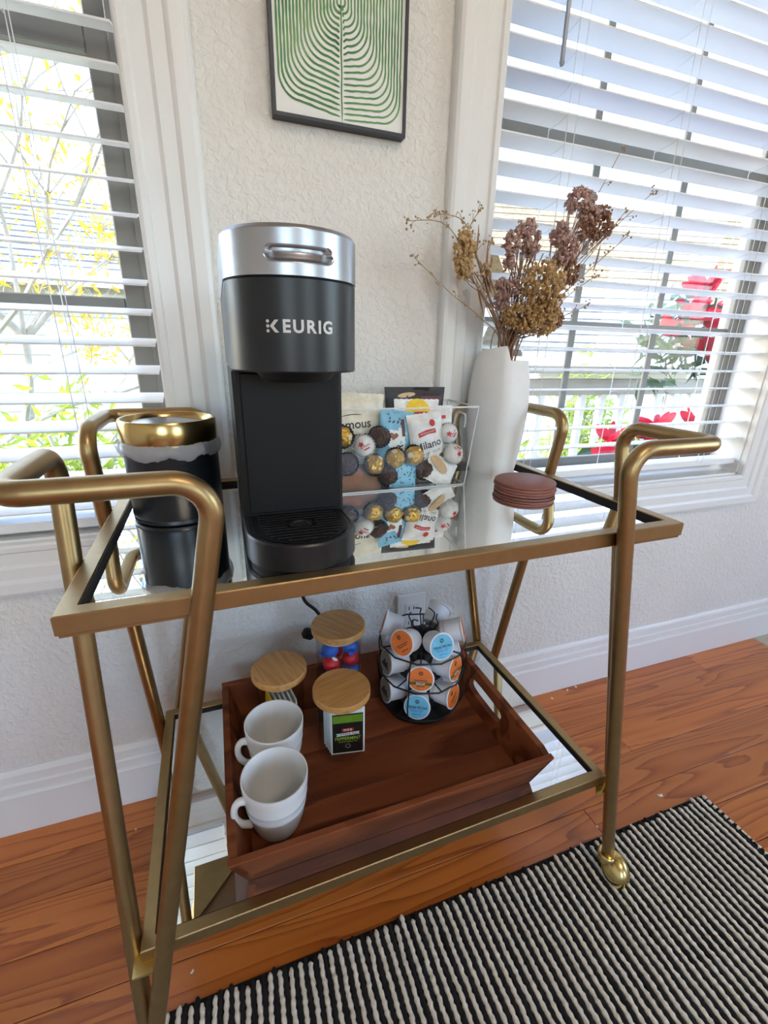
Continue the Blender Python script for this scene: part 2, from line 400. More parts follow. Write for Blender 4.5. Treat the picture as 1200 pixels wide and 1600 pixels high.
# ------------------------------------------------------------------ windows with casings, sashes, panes
CASE = [(0,.0),(0,.016),(.004,.019),(.012,.019),(.015,.015),(.036,.015),(.039,.0165),(.042,.0185),(.061,.0185),(.064,.021),(.068,.023),(.085,.023),(.091,.020),(.094,.014),(.094,0)]
def casing(mb, x0, x1, z0, z1):
    pts = []
    for w, d in CASE:
        pts.append([(x0-w,-d,z0-w),(x1+w,-d,z0-w),(x1+w,-d,z1+w),(x0-w,-d,z1+w)])
    n = len(pts); vs = [p for ring in pts for p in ring]; fs = []
    for i in range(n-1):
        for k in range(4): fs.append((i*4+k, i*4+(k+1)%4, (i+1)*4+(k+1)%4, (i+1)*4+k))
    mb.add(vs, fs)
def bar(mb, x0, x1, y0, y1, z0, z1, b=.002): mb.cbox(x0, x1, y0, y1, z0, z1, b)
def window(name, op, label):
    x0, x1 = op; z0, z1 = OZ
    mb = MB(); casing(mb, x0, x1, z0, z1)
    root = struct(mb.build(name, M['trim'], smooth=20), label)
    mb = MB()   # jamb lining
    t = .004
    mb.box(x0-.001, x0+t, -.001, .128, z0, z1); mb.box(x1-t, x1+.001, -.001, .128, z0, z1)
    mb.box(x0, x1, -.001, .128, z1-t, z1+.001); mb.box(x0, x1, -.001, .128, z0-.001, z0+t)
    mb.build('jamb', M['trim'], root, 0)
    a0, a1, b0, b1 = x0+t, x1-t, z0+t, z1-t
    mb = MB()   # outer frame with two tracks
    for xa, s in ((a0, 1), (a1, -1)):
        for d0, d1, w in ((.086,.094,.018),(.094,.101,.009),(.101,.112,.018),(.112,.118,.009),(.118,.128,.018)):
            bar(mb, min(xa, xa+s*w), max(xa, xa+s*w), d0, d1, b0, b1, .0015)
    bar(mb, a0, a1, .086, .128, b0, b0+.02); bar(mb, a0, a1, .086, .128, b1-.02, b1)
    mb.build('window_frame', M['sash'], root, 0)
    ZM = 1.365
    def sash(za, zb, ya, yb):
        fr = MB(); xa, xb = a0+.014, a1-.014; w = .036
        bar(fr, xa, xa+w, ya, yb, za, zb); bar(fr, xb-w, xb, ya, yb, za, zb)
        bar(fr, xa+w, xb-w, ya, yb, za, za+.036); bar(fr, xa+w, xb-w, ya, yb, zb-.034, zb)
        s = fr.build('sash', M['sash'], root, 0)
        g = MB().box(xa+w, xb-w, (ya+yb)/2-.002, (ya+yb)/2+.002, za+.036, zb-.034).build('pane', M['pane'], s, 0)
        for k in (1, 2):
            xm = xa+w+(xb-xa-2*w)*k/3
            MB().cbox(xm-.009, xm+.009, ya+.004, yb-.004, za+.036, zb-.034, .002).build('muntin', M['sash'], s, 0)
        zm = 1.006 if za < 1 else (za+zb)/2
        MB().cbox(xa+w, xb-w, ya+.003, yb-.003, zm-.009, zm+.009, .002).build('muntin', M['sash'], s, 0)
    sash(b0+.018, ZM+.015, .092, .108); sash(ZM-.018, b1-.018, .110, .126)
    mb = MB(); wdt = .06   # outer trim boards outside
    mb.box(x0-wdt, x0+.012, .131, .155, z0-wdt, z1+wdt); mb.box(x1-.012, x1+wdt, .131, .155, z0-wdt, z1+wdt)
    mb.box(x0-wdt, x1+wdt, .131, .165, z0-wdt, z0+.012); mb.box(x0-wdt, x1+wdt, .131, .155, z1-.012, z1+wdt)
    mb.build('outer_trim', M['sashw'], root, 0)
    return root
window('window_1', OPL, 'left double-hung window with white casing and taupe sashes')
window('window_2', OPR, 'right double-hung window with white casing and taupe sashes')
# blinds
def slat_mesh(w, L):
    mb = MB(); n = 6; vs = []; th = .0026
    for s in (0, 1):
        for i in range(n+1):
            t = -1+2*i/n; yy = t*w/2; zz = .0022*(1-t*t) + (th/2 if s == 0 else -th/2)
            vs += [(0, yy, zz), (L, yy, zz)]
    fs = []; m = (n+1)*2
    for i in range(n):
        fs.append((2*i,2*i+1,2*i+3,2*i+2)); fs.append((m+2*i,m+2*i+2,m+2*i+3,m+2*i+1))
    fs += [(0,m,m+1,1),(2*n,2*n+1,m+2*n+1,m+2*n)]
    for e in (0, 1):
        fs += [tuple([2*i+e for i in range(n+1)]+[m+2*i+e for i in range(n,-1,-1)])]
    return mb.add(vs, fs).mesh('slat', M['blind'], 40)
def blind(op, zs, tilt, zbot, cords, label, wand=None):
    x0, x1 = op[0]+.008, op[1]-.008; L = x1-x0; yc = .034
    root = thing('window_blind', label, 'blind', (x0, yc, zbot), 0, 'white slatted blinds in the two windows')
    me = slat_mesh(.050, L)
    for z in zs: inst('slat', me, root, (0, 0, z-zbot), (tilt+R_.uniform(-.015,.015), R_.uniform(-.0012,.0012), 0))
    MB().cbox(0, L, -.026, .026, 0, .017, .003).build('bottom_rail', M['blind'], root)
    MB().cbox(0, L, -.030, .030, OZ[1]-.055-zbot, OZ[1]-.008-zbot, .003).build('head_rail', M['blind'], root)
    zt = OZ[1]-.05-zbot
    for cx in cords:
        for dy in (-.0275, .0275):
            MB().tube([(cx-x0, dy, .012), (cx-x0+.001, dy, zt*.5), (cx-x0, dy, zt)], .0008, 5).build('ladder_cord', M['cord'], root)
        mb = MB()
        for z in zs: mb.tube([(cx-x0, -.0275, z-zbot-.0275*math.tan(tilt)-.004), (cx-x0+.002, 0, z-zbot-.005), (cx-x0, .0275, z-zbot+.0275*math.tan(tilt)-.004)], .0006, 4)
        mb.build('ladder_rungs', M['cord'], root)['kind'] = 'stuff'
        MB().tube([(cx-x0+.018, -.029, .01), (cx-x0+.020, -.029, .2), (cx-x0+.018, -.029, zt)], .0007, 5).build('lift_cord', M['cord'], root)
    if wand:
        MB().tube([(wand[0]-x0, -.034, wand[1]-zbot), (wand[0]-x0, -.034, zt)], .0042, 6).build('tilt_wand', clearw, root)
        MB().ball((wand[0]-x0, -.034, wand[1]-zbot), .0052, 8, 6).build('wand_tip', clearw, root)
    return root
clearw = plain('grey_clear_wand', hexc(150,158,170), .2, var=.05)
P_ = .0455
zsL = [.853+P_*k for k in range(-5, 26) if .655 < .853+P_*k < 1.99]
blind(OPL, zsL, math.radians(13), .633, [-.35, -.95], 'open white slatted blind in the left window beside the black bin')
zsR = [.723+P_*k for k in range(0, 28) if .70 < .723+P_*k < 1.99]
blind(OPR, zsR, math.radians(-5), .650, [.535, .812, 1.11], 'open white slatted blind with hanging wand behind the vase', (.503, 1.425))

# ------------------------------------------------------------------ bar cart
CX, CY, CR = -.27669, -.46045, .019417
CW, CD, H1, H2 = .75204, .41427, .72, .24969
cart = thing('bar_cart', 'gold metal bar cart with two mirrored shelves and looped corner handles', 'bar cart', (CX, CY, 0), CR)
def frame(name, x0, x1, y0, y1, zt, h, w):
    mb = MB()
    def ring(ix, z): return [(x0+ix,y0+ix,z),(x1-ix,y0+ix,z),(x1-ix,y1-ix,z),(x0+ix,y1-ix,z)]
    prof = [(0, zt-h+.001), (0, zt-.0012), (.0012, zt), (w-.0012, zt), (w, zt-.0012), (w, zt-h), (.001, zt-h)]
    vs = [p for ix, z in prof for p in ring(ix, z)]; n = len(prof); fs = []
    for i in range(n):
        j = (i+1) % n
        for k in range(4): fs.append((i*4+k, i*4+(k+1)%4, j*4+(k+1)%4, j*4+k))
    return mb.add(vs, fs).build(name, M['gold'], cart, 25)
MZ = .712
frame('upper_shelf_frame', 0, CW, 0, CD, H1, .0195, .0175)
MB().box(.0172, CW-.0172, .0172, CD-.0172, MZ-.004, MZ).build('mirror_shelf', M['mirror'], cart, 0)
MB().box(.016, CW-.016, .016, CD-.016, MZ-.0075, MZ-.0042).build('shelf_backing', M['backing'], cart, 0)
LX0, LX1, LY0, LY1 = .0, .7272, .0029, .414
frame('lower_shelf_frame', LX0, LX1, LY0, LY1, H2, .0195, .016)
MB().box(LX0+.0157, LX1-.0157, LY0+.0157, LY1-.0157, H2-.011, H2-.007).build('mirror_shelf', M['mirror'], cart, 0)
MB().box(LX0+.015, LX1-.015, LY0+.015, LY1-.015, H2-.0145, H2-.0112).build('shelf_backing', M['backing'], cart, 0)
def lip(x0, x1, y0, y1, za, zb):
    mb = MB(); t = .0008
    for a in ((x0,x1,y0,y0+t),(x0,x1,y1-t,y1),(x0,x0+t,y0+t,y1-t),(x1-t,x1,y0+t,y1-t)): mb.box(*a, za, zb)
    mb.build('dark_lip', M['rubber'], cart, 0)
lip(.0174, CW-.0174, .0174, CD-.0174, MZ-.001, H1-.0012)
lip(LX0+.0159, LX1-.0159, LY0+.0159, LY1-.0159, H2-.008, H2-.0012)
off = lambda z: .2*(z-.115)
def corner(sx, sy):
    ox = 0 if sx > 0 else CW; oy = 0 if sy > 0 else CD
    q = lambda x, y, z: (ox+sx*x, oy+sy*y, z)
    r = .0105; HZ = .833; zb = .058; e = -.0112
    pts = [q(off(zb), e, zb), q(off(HZ), e, HZ), q(e, e, HZ), q(e, off(HZ), HZ), q(e, off(zb), zb)]
    MB().tube(fillet(pts, [.030,.022,.030], 10), r, 16).build('handle_tube', M['gold'], cart, 50)
    # angle bracket at the lower shelf corner and clip under the upper shelf
    mb = MB(); z = H2-.0195
    mb.prism([(0,0),(1,0),(0,1)], 0, 1, lambda v: (lambda x,y,zz_: ((LX0 if sx > 0 else LX1)+sx*x, oy+sy*y, zz_))(-.010+v[0]*.042, -.010+v[1]*.042, z-.004+v[2]*.004)); mb.build('corner_bracket', M['brass'], cart, 0)
    mb = MB(); mb.prism([(0,0),(1,0),(0,1)], 0, 1, lambda v: q(.002+v[0]*.12, .002+v[1]*.12, H1-.0225+v[2]*.0025)); mb.build('corner_bracket', M['gold'], cart, 0)
    front = sy > 0
    zg = .0125 if front else .001
    cx, cy = -.012, -.0115
    c = MB().lathe([(0,.040),(.0125,.040),(.0155,.043),(.0155,.052),(.0175,.054),(.0175,.060),(.0150,.063),(.0118,.063),(.0118,.066),(0,.066)], 24, q(cx, cy, -.006)).build('caster', M['brass'], cart, 40)
    tilt = Matrix.Translation(Vector(q(cx+.003, cy, 0)) + Vector((.009*(1 if front else -1), -.017, .031))) @ Euler((math.radians(-38), math.radians(12), 0)).to_matrix().to_4x4()
    hood = MB().ball((0,0,0), 1, 20, 14, (.0205,.0265,.0315), lambda d: 1.0 if d.z > -.55 else .96)
    hood.build('caster_hood', M['brass'], c, 50, tilt)
    wh = Vector(q(cx+.003, cy, 0)) + Vector((.012*(1 if front else -1), -.022, 0))
    rw = .0195; mb = MB()
    mt = Matrix.Translation((wh.x, wh.y, zg+rw)) @ Euler((0, PI/2, math.radians(-22))).to_matrix().to_4x4()
    mb.lathe([(0,-.009),(rw-.003,-.009),(rw,-.006),(rw,.006),(rw-.003,.009),(0,.009)], 24)
    mb.build('wheel', M['rubber'], c, 40, mt)
    mb = MB().tube([(0,0,0),(.013,.004,.002)], .0032, 8); mb.build('brake_lever', M['gold'], c, 40, Matrix.Translation(Vector(q(cx, cy, .045))+Vector((.012, .004, 0))))
for sx in (1,-1):
    for sy in (1,-1): corner(sx, sy)

# ------------------------------------------------------------------ coffee maker
KX = -.0495; HW = .0615; KF = -.441
coffee = thing('coffee_maker', 'slim black single-serve coffee maker with silver lid on upper shelf', 'coffee maker', (KX, KF+HW, MZ))
def dpoly(hw, yb, cut=None, n=28, ry=None):
    ry = ry or hw
    pts = [(hw*math.cos(-PI+PI*i/n), ry*math.sin(-PI+PI*i/n)) for i in range(n+1)]
    r = .012
    for a in range(0, 5): t = a/4*PI/2; pts.append((hw-r+r*math.cos(t), yb-r+r*math.sin(t)))
    for a in range(0, 5): t = PI/2+a/4*PI/2; pts.append((-hw+r+r*math.cos(t), yb-r+r*math.sin(t)))
    return pts
def loft(rings):
    mb = MB(); n = len(rings[0]); vs = [p for r in rings for p in r]; fs = []
    for i in range(len(rings)-1):
        for k in range(n): fs.append((i*n+k, i*n+(k+1)%n, (i+1)*n+(k+1)%n, (i+1)*n+k))
    fs.append(tuple(range(n))[::-1]); fs.append(tuple((len(rings)-1)*n+k for k in range(n)))
    return mb.add(vs, fs)
def dring(hw, yb, z, inset=0): return [(x, y, z) for x, y in dpoly(hw-inset, yb-inset)]
KB = .235
zz = lambda z: z-MZ
loft([dring(HW, KB, zz(.918), .0015), dring(HW, KB, zz(.9195)), dring(HW, KB, zz(.9945)), dring(HW, KB, zz(.9955), .001)]).build('brew_head', M['black'], coffee, 40)
# lid with scooped finger grip
n = 140; rings = []
poly = dpoly(HW+.0004, KB, n=n)
NZ = 60; zl0, zl1 = zz(.9965), zz(1.0345)
def sm(a, b, x): t = max(0, min(1, (x-a)/(b-a))); return t*t*(3-2*t)
vr = []
for k in range(NZ+1):
    z = zl0+(zl1-zl0)*k/NZ; ring = []
    for (x, y) in poly:
        d = 0
        if y < 0:
            ph = math.atan2(x, -y); s = ph*HW     # arc length from front centre
            zc = z-zz(1.0135); hx = .029
            dx = max(0, abs(s-.0)-hx+.0055); rr2 = math.hypot(dx, zc)
            d = .0062*(1-sm(.0040, .0056 if zc > 0 else .0074, rr2))*(1-.45*sm(.002, -.006, zc))
        f = (1-d/HW); top = max(0, k-NZ+5)*.0005
        q = math.hypot(x, y) if y < 0 else abs(x)
        ring.append((x*f*(1-top/HW), y*f*(1-top/HW) if y < 0 else y-top, z))
    rings.append(ring)
loft(rings).build('lid', M['silver'], coffee, 50)
MB().prism(dpoly(HW-.0025, KB-.003), zz(.9945), zz(.9975)).build('lid_seam', M['matte'], coffee)
# nozzle under the head
MB().lathe([(0,zz(.9085)),(.030,zz(.9085)),(.034,zz(.911)),(.040,zz(.9185)),(0,zz(.9185))], 32, (0,-.012,0)).build('nozzle', M['matte'], coffee)
# column
MB().cbox(-HW+.001, HW-.001, .042, KB-.002, zz(.722), zz(.9182), .004).build('column', M['matte'], coffee)
MB().cbox(-HW+.008, HW-.008, .0405, .05, zz(.752), zz(.914), .002).build('column_panel', M['matte'], coffee)
# base
loft([dring(HW, KB, zz(.7185), .003), dring(HW, KB, zz(.7205)), dring(HW, KB, zz(.748)), dring(HW, KB, zz(.750), .0015), dring(HW, KB, zz(.750), .005), dring(HW, KB, zz(.7485), .0055)]).build('base', M['black'], coffee, 30)
MB().prism(dpoly(HW-.004, KB-.004), zz(MZ)+.0002, zz(.7195)).build('foot_ring', M['rubber'], coffee)
tp = [(x*.86, y*.86) for x, y in dpoly(HW, .060)]
dt = MB().prism(tp, zz(.7480), zz(.7500)).build('drip_tray', M['matte'], coffee)
for k in range(11):
    yv = -.044+.0078*k; hx = math.sqrt(max(0, .050**2-min(0, yv)**2))-.004
    if -.010 < yv < .012:
        for s in (-1, 1): MB().cbox(min(s*.016, s*hx), max(s*.016, s*hx), yv-.0021, yv+.0021, zz(.750), zz(.7515), .0005).build('grate_bar', M['matte'], dt)
    else: MB().cbox(-hx, hx, yv-.0021, yv+.0021, zz(.750), zz(.7515), .0005).build('grate_bar', M['matte'], dt)
MB().lathe([(.009,0),(.0125,.0003),(.013,.0015),(.012,.0018),(.0095,.001),(.009,0)], 28, (0,0,zz(.7502)), closed=True).build('drain_ring', M['black'], dt)
MB().lathe([(0,0),(.0094,0),(.0094,.0003),(0,.0003)], 24, (0,0,zz(.7502))).build('drain_hole', M['rubber'], dt)
# logo lettering wrapped on the curved head
LZ = zz(.9568)
def wrap(co): a = (co.x)/HW; r = HW+.0004+co.z; return Vector((math.sin(a)*r, -math.cos(a)*r, LZ+co.y))
ym = .0046
def wrap_poly(mb, poly, th=.0002):
    mb.prism(poly, 0, th, lambda v: wrap(Vector(v)))
lg = MB(); LS = 1.12; xk = -.0020
for k in (-1, 0, 1): wrap_poly(lg, [(xk+LS*(-.0252+.00125*math.cos(t*PI/6)), LS*(k*.0035+.00125*math.sin(t*PI/6))) for t in range(12)])
wrap_poly(lg, [(xk+LS*x, LS*y) for x, y in [(-.0236,0),(-.0196,ym),(-.0166,ym),(-.0204,.0002),(-.0204,-.0002),(-.0166,-ym),(-.0196,-ym)]])
lg.build('logo_mark', M['logo'], coffee)
xs = -.0188
for ch in 'EURIG':
    w = {'I': .0044, 'E': .0092, 'G': .0112}.get(ch, .0106)
    me = text_mesh(ch, .0144, M['logo'], bold=.00048, align='CENTER', fn=lambda co, xc=xs+w/2: wrap(Vector((co.x+xc, co.y-.0004, 0))), sx=.98)
    inst('logo_letter', me, coffee); xs += w+.0004

# ------------------------------------------------------------------ trash bin
can = thing('trash_bin', 'small round black tabletop bin with gold rim on upper shelf', 'bin', (-.193, -.187, MZ))
RC = .0595
MB().lathe([(0,.0005),(RC-.003,.0005),(RC-.0005,.002),(RC-.0005,.005),(RC-.001,.007),(RC,.0085),(RC,.112),(RC-.004,.112),(RC-.004,.01),(0,.01)], 56).build('body', M['canblk'], can, 40)
MB().lathe([(RC-.008,.106),(RC+.0008,.106),(RC+.0015,.108),(RC+.0015,.134),(RC,.1365),(RC-.003,.1365),(RC-.006,.133),(RC-.0075,.127)], 56, closed=True).build('gold_rim', M['rimgold'], can, 40)
MB().lathe([(0,.1335),(.03,.1325),(RC-.0085,.1290),(RC-.0085,.1275),(0,.131)], 48).build('swing_lid', M['steel'], can, 50, Euler((.03,.05,0)).to_matrix().to_4x4())
mb = MB(); seg = 110; vs = []; prof = 9
from mathutils import noise as MN
for i in range(seg):
    a = 2*PI*i/seg
    n1 = MN.noise(Vector((math.cos(a)*2.2, math.sin(a)*2.2, 1.3))); n2 = MN.noise(Vector((math.cos(a)*7, math.sin(a)*7, 4.3))); n3 = MN.noise(Vector((math.cos(a)*16, math.sin(a)*16, 7.7)))
    zt = .1085+.001*n2; zb = .090+.007*n1+.003*n2
    for k in range(prof):
        t = k/(prof-1)
        bul = math.sin(t*PI)**.7*(.0055+.0045*n1+.0022*n2*math.sin(3*t*PI)+.0012*n3)
        if abs(((a-2.9+PI) % (2*PI))-PI) < .35: bul *= 1.7
        vs.append(((RC+.0012+bul)*math.cos(a), (RC+.0012+bul)*math.sin(a), zt+(zb-zt)*t+.0015*n3))
fs = [(i*prof+k, ((i+1)%seg)*prof+k, ((i+1)%seg)*prof+k+1, i*prof+k+1) for i in range(seg) for k in range(prof-1)]
mb.add(vs, fs).build('bag_liner', M['plastic'], can, 30)['label'] = 'crumpled clear plastic bag edge'

# ------------------------------------------------------------------ clear snack bin and its snacks
BX0, BX1, BY0, BY1, BH = .030, .281, -.168, -.058, .139
bin_ = thing('snack_bin', 'clear acrylic bin full of wrapped snacks on upper shelf', 'bin', ((BX0+BX1)/2, BY0, MZ))
bw = (BX1-BX0)/2; bd = BY1-BY0; fl = .014; tk = .0025
def slab(quad_o, quad_i, name, mat): 
    vs = list(quad_o)+list(quad_i); return MB().add(vs, [(0,1,2,3),(7,6,5,4)]+[(i,(i+1)%4,(i+1)%4+4,i+4) for i in range(4)]).build(name, mat, bin_, 0)
def ringq(o, z): f = fl*z/BH; return [(-bw-f+o, -f*.3+o, z), (bw+f-o, -f*.3+o, z), (bw+f-o, bd+f*.3-o, z), (-bw-f+o, bd+f*.3-o, z)]
Ob, Ot, Ib, It = ringq(0,.0004), ringq(0,BH), ringq(tk,.003), ringq(tk,BH)
for i in range(4):
    j = (i+1) % 4; slab([Ob[i],Ob[j],Ot[j],Ot[i]], [Ib[i],Ib[j],It[j],It[i]], 'side_panel', M['acrylic'])
slab(Ob, Ib, 'bottom_panel', M['acrylic'])
mb = MB(); mb.tube(ringq(.001, BH), .0017, 6, closed=True); mb.build('rim', M['edge'], bin_)
mb = MB()
for i in range(4): mb.tube([ringq(.001,.001)[i], ringq(.001,BH)[i]], .0013, 6)
mb.tube(ringq(.001,.0015), .0013, 6, closed=True)
mb.build('corner_edges', M['edge'], bin_)
for sy_, in ((-1,),):   # loop handles moulded in the end wall
    for s in (1, -1):
        mb = MB(); pth = [(s*(bw+fl*.7), .035, .098), (s*(bw+fl*.85), .037, .118), (s*(bw+fl*.9), .055, .122), (s*(bw+fl*.85), .073, .118), (s*(bw+fl*.7), .075, .098)]
        mb.tube(smooth_path(pth, 5), .0018, 6); mb.build('moulded_handle', M['edge'], bin_)
# truffles
def rough_ball(r, seed, amp, freq=9):
    return MB().ball((0,0,0), r, 28, 18, fn=lambda d: 1+amp*(abs(MN.noise(d*freq*.35+Vector((seed,0,0))))*2-.5)+amp*.6*MN.noise(d*freq+Vector((0,seed,0))))
ball_gold = rough_ball(.0166, 1, .12, 13).mesh('candy_ball', M['gold_foil'], 25)
ball_brown = rough_ball(.0166, 5, .13, 13).mesh('candy_ball', M['brown_foil'], 25)
ball_white = rough_ball(.0175, 9, .035).mesh('candy_ball', M['white_foil'], 35)
def cupmesh(mat): return MB().lathe([(.0095,-.0178),(.0122,-.0172),(.0196,-.0005),(.0200,.0002),(.0127,-.0166),(.0095,-.0172)], 48, fn=lambda a, r, z: r*(1+.045*math.cos(24*a)) if r > .0125 else r, closed=False).mesh('paper_cup', mat, 20)
cup_dark = cupmesh(M['charcoal']); cup_white = cupmesh(M['white_foil'])
stk = MB().lathe([(0,.0182),(.003,.0179),(.0046,.0174),(.0046,.0166),(0,.0168)], 16).mesh('sticker', M['cream'])
def nrm_to(n, up=Vector((0,0,1))):
    n = Vector(n).normalized(); x = up.cross(n)
    x = x.normalized() if x.length > 1e-4 else Vector((1,0,0)); y = n.cross(x)
    return Matrix((x, y, n)).transposed().to_4x4()
def candy(kind, loc, face, label, spin=0, stick=True, group='wrapped chocolates in the clear bin'):
    me, cu = {'gold': (ball_gold, cup_dark), 'brown': (ball_brown, cup_dark), 'white': (ball_white, cup_white)}[kind]
    t = thing('wrapped_chocolate', label, 'candy', loc, group=group)
    t.rotation_euler = (nrm_to(face) @ Matrix.Rotation(spin, 4, 'Z')).to_euler()
    inst('foil_wrapper', me, t); inst('paper_cup', cu, t)
    if kind == 'gold': s = inst('sticker', stk, t, rot=(.75, .5, 0))
    if kind == 'white':
        b1 = MB().prism([(.0055*math.cos(k*PI/5)*(1 if k % 2 else .55), .0055*math.sin(k*PI/5)*(1 if k % 2 else .55)) for k in range(10)], .0178, .0181).build('red_emblem', M['red'], t)
        b1.rotation_euler = (-.25, -.3, 0)
        t2 = inst('lettering', text_mesh('Raffaello', .0052, M['red'], bold=.00005, fn=lambda c: Vector((c.x, c.y-.001, math.sqrt(max(0,.0181**2-c.x*c.x-c.y*c.y))+.0004))), t)
        b3 = MB().prism([(-.005,-.0072),(.005,-.0072),(.005,-.0050),(-.005,-.0050)], .0162, .0166).build('red_bar', M['red'], t)
candy('gold', (.062,-.135,.802), (-.3,-1,.3), 'gold foil chocolate at the left against the coffee maker', 1)
candy('gold', (.115,-.146,.754), (.15,-1,.35), 'gold foil chocolate lowest of the four, below the white candy', 2)
candy('gold', (.1535,-.146,.7625), (-.1,-1,.3), 'gold foil chocolate in the middle of the clear bin front', 3)
candy('gold', (.1885,-.146,.766), (.1,-1,.35), 'gold foil chocolate rightmost, under the white cookie bag', 4.2)
candy('brown', (.130,-.126,.798), (-.2,-1,.5), 'brown foil chocolate highest, in front of the cream bag', 1)
candy('brown', (.067,-.146,.7585), (-.2,-1,.2), 'brown foil chocolate at the lower left beside the coffee maker', 2)
candy('brown', (.141,-.147,.7335), (0,-1,.1), 'brown foil chocolate on the bottom of the clear bin', .4)
candy('brown', (.2075,-.146,.740), (.1,-1,.25), 'brown foil chocolate rightmost beside the tan cookie picture', 5)
candy('white', (.0985,-.137,.7855), (-.15,-1,.25), 'white coconut candy with red print at the left of the bin', .5)
candy('white', (.2625,-.125,.799), (.05,-1,.2), 'white coconut candy with red print, upper right of the bin', .9)
candy('white', (.2655,-.145,.7655), (.1,-1,.6), 'plain-looking white candy at the right end of the bin', 2.5)
# snack bags
def bag(name, label, loc, w, h, t, mat, rot, group='snack bags in the clear bin', seed=0, zig=True):
    th = thing(name, label, 'snack bag', loc, group=group, rot=rot)
    def zf(x, y):
        u = abs(2*x/w); v = abs(2*y/h); m = min(1, max(0, (1-v*1.0)/.55))
        b = (max(0, 1-u**2.4))**.6*(m**.6) if v < .9 else 0
        return t/2*b + .0018*MN.noise(Vector((x*60+seed, y*60, seed)))*(1-.5*u)
    nx, ny = 18, 22; vs = []; fs = []
    for s in (1, -1):
        for j in range(ny+1):
            for i in range(nx+1):
                x = -w/2+w*i/nx; y = -h/2+h*j/ny
                pin = 1-.07*math.sin(PI*j/ny)
                yy = y + ((.0 if mat is M['charcoal'] else .0005)*((i % 2)*2-1) if zig and j in (0, ny) else 0)
                vs.append((x*pin, yy, s*(zf(x, y)+.0003)))
    N = (nx+1)*(ny+1)
    for j in range(ny):
        for i in range(nx):
            a = j*(nx+1)+i; fs.append((a,a+1,a+nx+2,a+nx+1)); fs.append((N+a,N+a+nx+1,N+a+nx+2,N+a+1))
    MB().add(vs, fs).build('wrapper', mat, th, 60)
    return th, zf
def on_bag(zf, dx, dy, ang=0, lift=.0006):
    ca, sa = math.cos(ang), math.sin(ang)
    def fn(c): x = dx+c.x*ca-c.y*sa; y = dy+c.x*sa+c.y*ca; return Vector((x, y, zf(x, y)+lift+c.z))
    return fn
def patch(th, zf, name, mat, poly, dx, dy, ang=0, lift=.0005, sub=4):
    fn = on_bag(zf, dx, dy, ang, lift); cx = sum(p[0] for p in poly)/len(poly); cy = sum(p[1] for p in poly)/len(poly)
    n = len(poly); vs = [(cx,cy,0)]; fs = []
    for k in range(1, sub+1):
        for (x, y) in poly: vs.append((cx+(x-cx)*k/sub, cy+(y-cy)*k/sub, 0))
    for i in range(n): fs.append((0, 1+i, 1+(i+1)%n))
    for k in range(sub-1):
        for i in range(n): fs.append((1+k*n+i, 1+(k+1)*n+i, 1+(k+1)*n+(i+1)%n, 1+k*n+(i+1)%n))
    return MB().add([tuple(fn(Vector(v))) for v in vs], fs).build(name, mat, th, 60)
def lettering(th, zf, s, size, mat, dx, dy, ang=0, bold=0, sx=1.0, lift=.0009):
    return inst('lettering', text_mesh(s, size, mat, bold=bold, fn=on_bag(zf, dx, dy, ang, lift), sx=sx), th)
def rect(w, h, n=6):
    p = [(-w/2+w*i/n, -h/2) for i in range(n)]+[(w/2, -h/2+h*i/2) for i in range(2)]+[(w/2-w*i/n, h/2) for i in range(n)]+[(-w/2, h/2-h*i/2) for i in range(2)]
    return p
def ell(a, b, n=20): return [(a*math.cos(2*PI*i/n), b*math.sin(2*PI*i/n)) for i in range(n)]
R90 = PI/2
b, zf = bag('snack_bag', 'cream cookie bag with black script leaning behind the white candy', (.092,-.098,.795), .112, .150, .026, M['cream'], (R90-.16, .06, .04), seed=1)
lettering(b, zf, 'Famous', .0215, M['darkink'], -.006, .020, .12, .0003); lettering(b, zf, 'Amos', .0215, M['darkink'], .006, .001, .12, .0003)
patch(b, zf, 'arc_print', M['darkink'], [(-.018+.036*i/8, .002*math.sin(PI*i/8)) for i in range(9)]+[(.018-.036*i/8, .0018*math.sin(PI*(1-i/8))-.0008) for i in range(9)], -.008, .036, .12)
b, zf = bag('snack_bag', 'black crisp bag standing highest at the back of the bin', (.216,-.076,.802), .118, .150, .018, M['charcoal'], (R90-.05, .0, -.06), seed=2)
patch(b, zf, 'nut_print', M['tan'], ell(.017,.0042), -.018, .061, .12); patch(b, zf, 'maroon_print', M['maroon'], rect(.04,.028), .03, .045)
b, zf = bag('snack_bag', 'red and yellow crisp bag with round logo behind the white bag', (.212,-.093,.792), .088, .130, .014, M['white_foil'], (R90-.07, .02, -.02), seed=3)
patch(b, zf, 'yellow_disc', M['yellow'], ell(.026,.026,28), .001, .040, lift=.0006); patch(b, zf, 'red_band', M['red'], [(-.034+.068*i/10, .011+.004*math.sin(PI*i/10)) for i in range(11)]+[(.034-.068*i/10, -.011+.004*math.sin(PI*i/10)) for i in range(11)], .001, .028, .06, .0009)
lettering(b, zf, "Lay's", .026, M['paper'], .001, .030, .06, .0005, lift=.0014)
b, zf = bag('snack_bag', 'light blue snack bag with dark cow spots in the middle of the bin', (.160,-.118,.766), .066, .150, .020, M['skyblue'], (R90-.12, .14, .06), seed=4)
rb = random.Random(5)
for k in range(34):
    patch(b, zf, 'dark_spot', M['darkink'], [(rb.uniform(.8,1.2)*.0022*math.cos(2*PI*i/7)*rb.uniform(.7,1.3), .0015*math.sin(2*PI*i/7)) for i in range(7)], rb.uniform(-.027,.027), rb.choice([rb.uniform(.050,.068), rb.uniform(-.066,-.015)]), rb.uniform(0,3), sub=1)
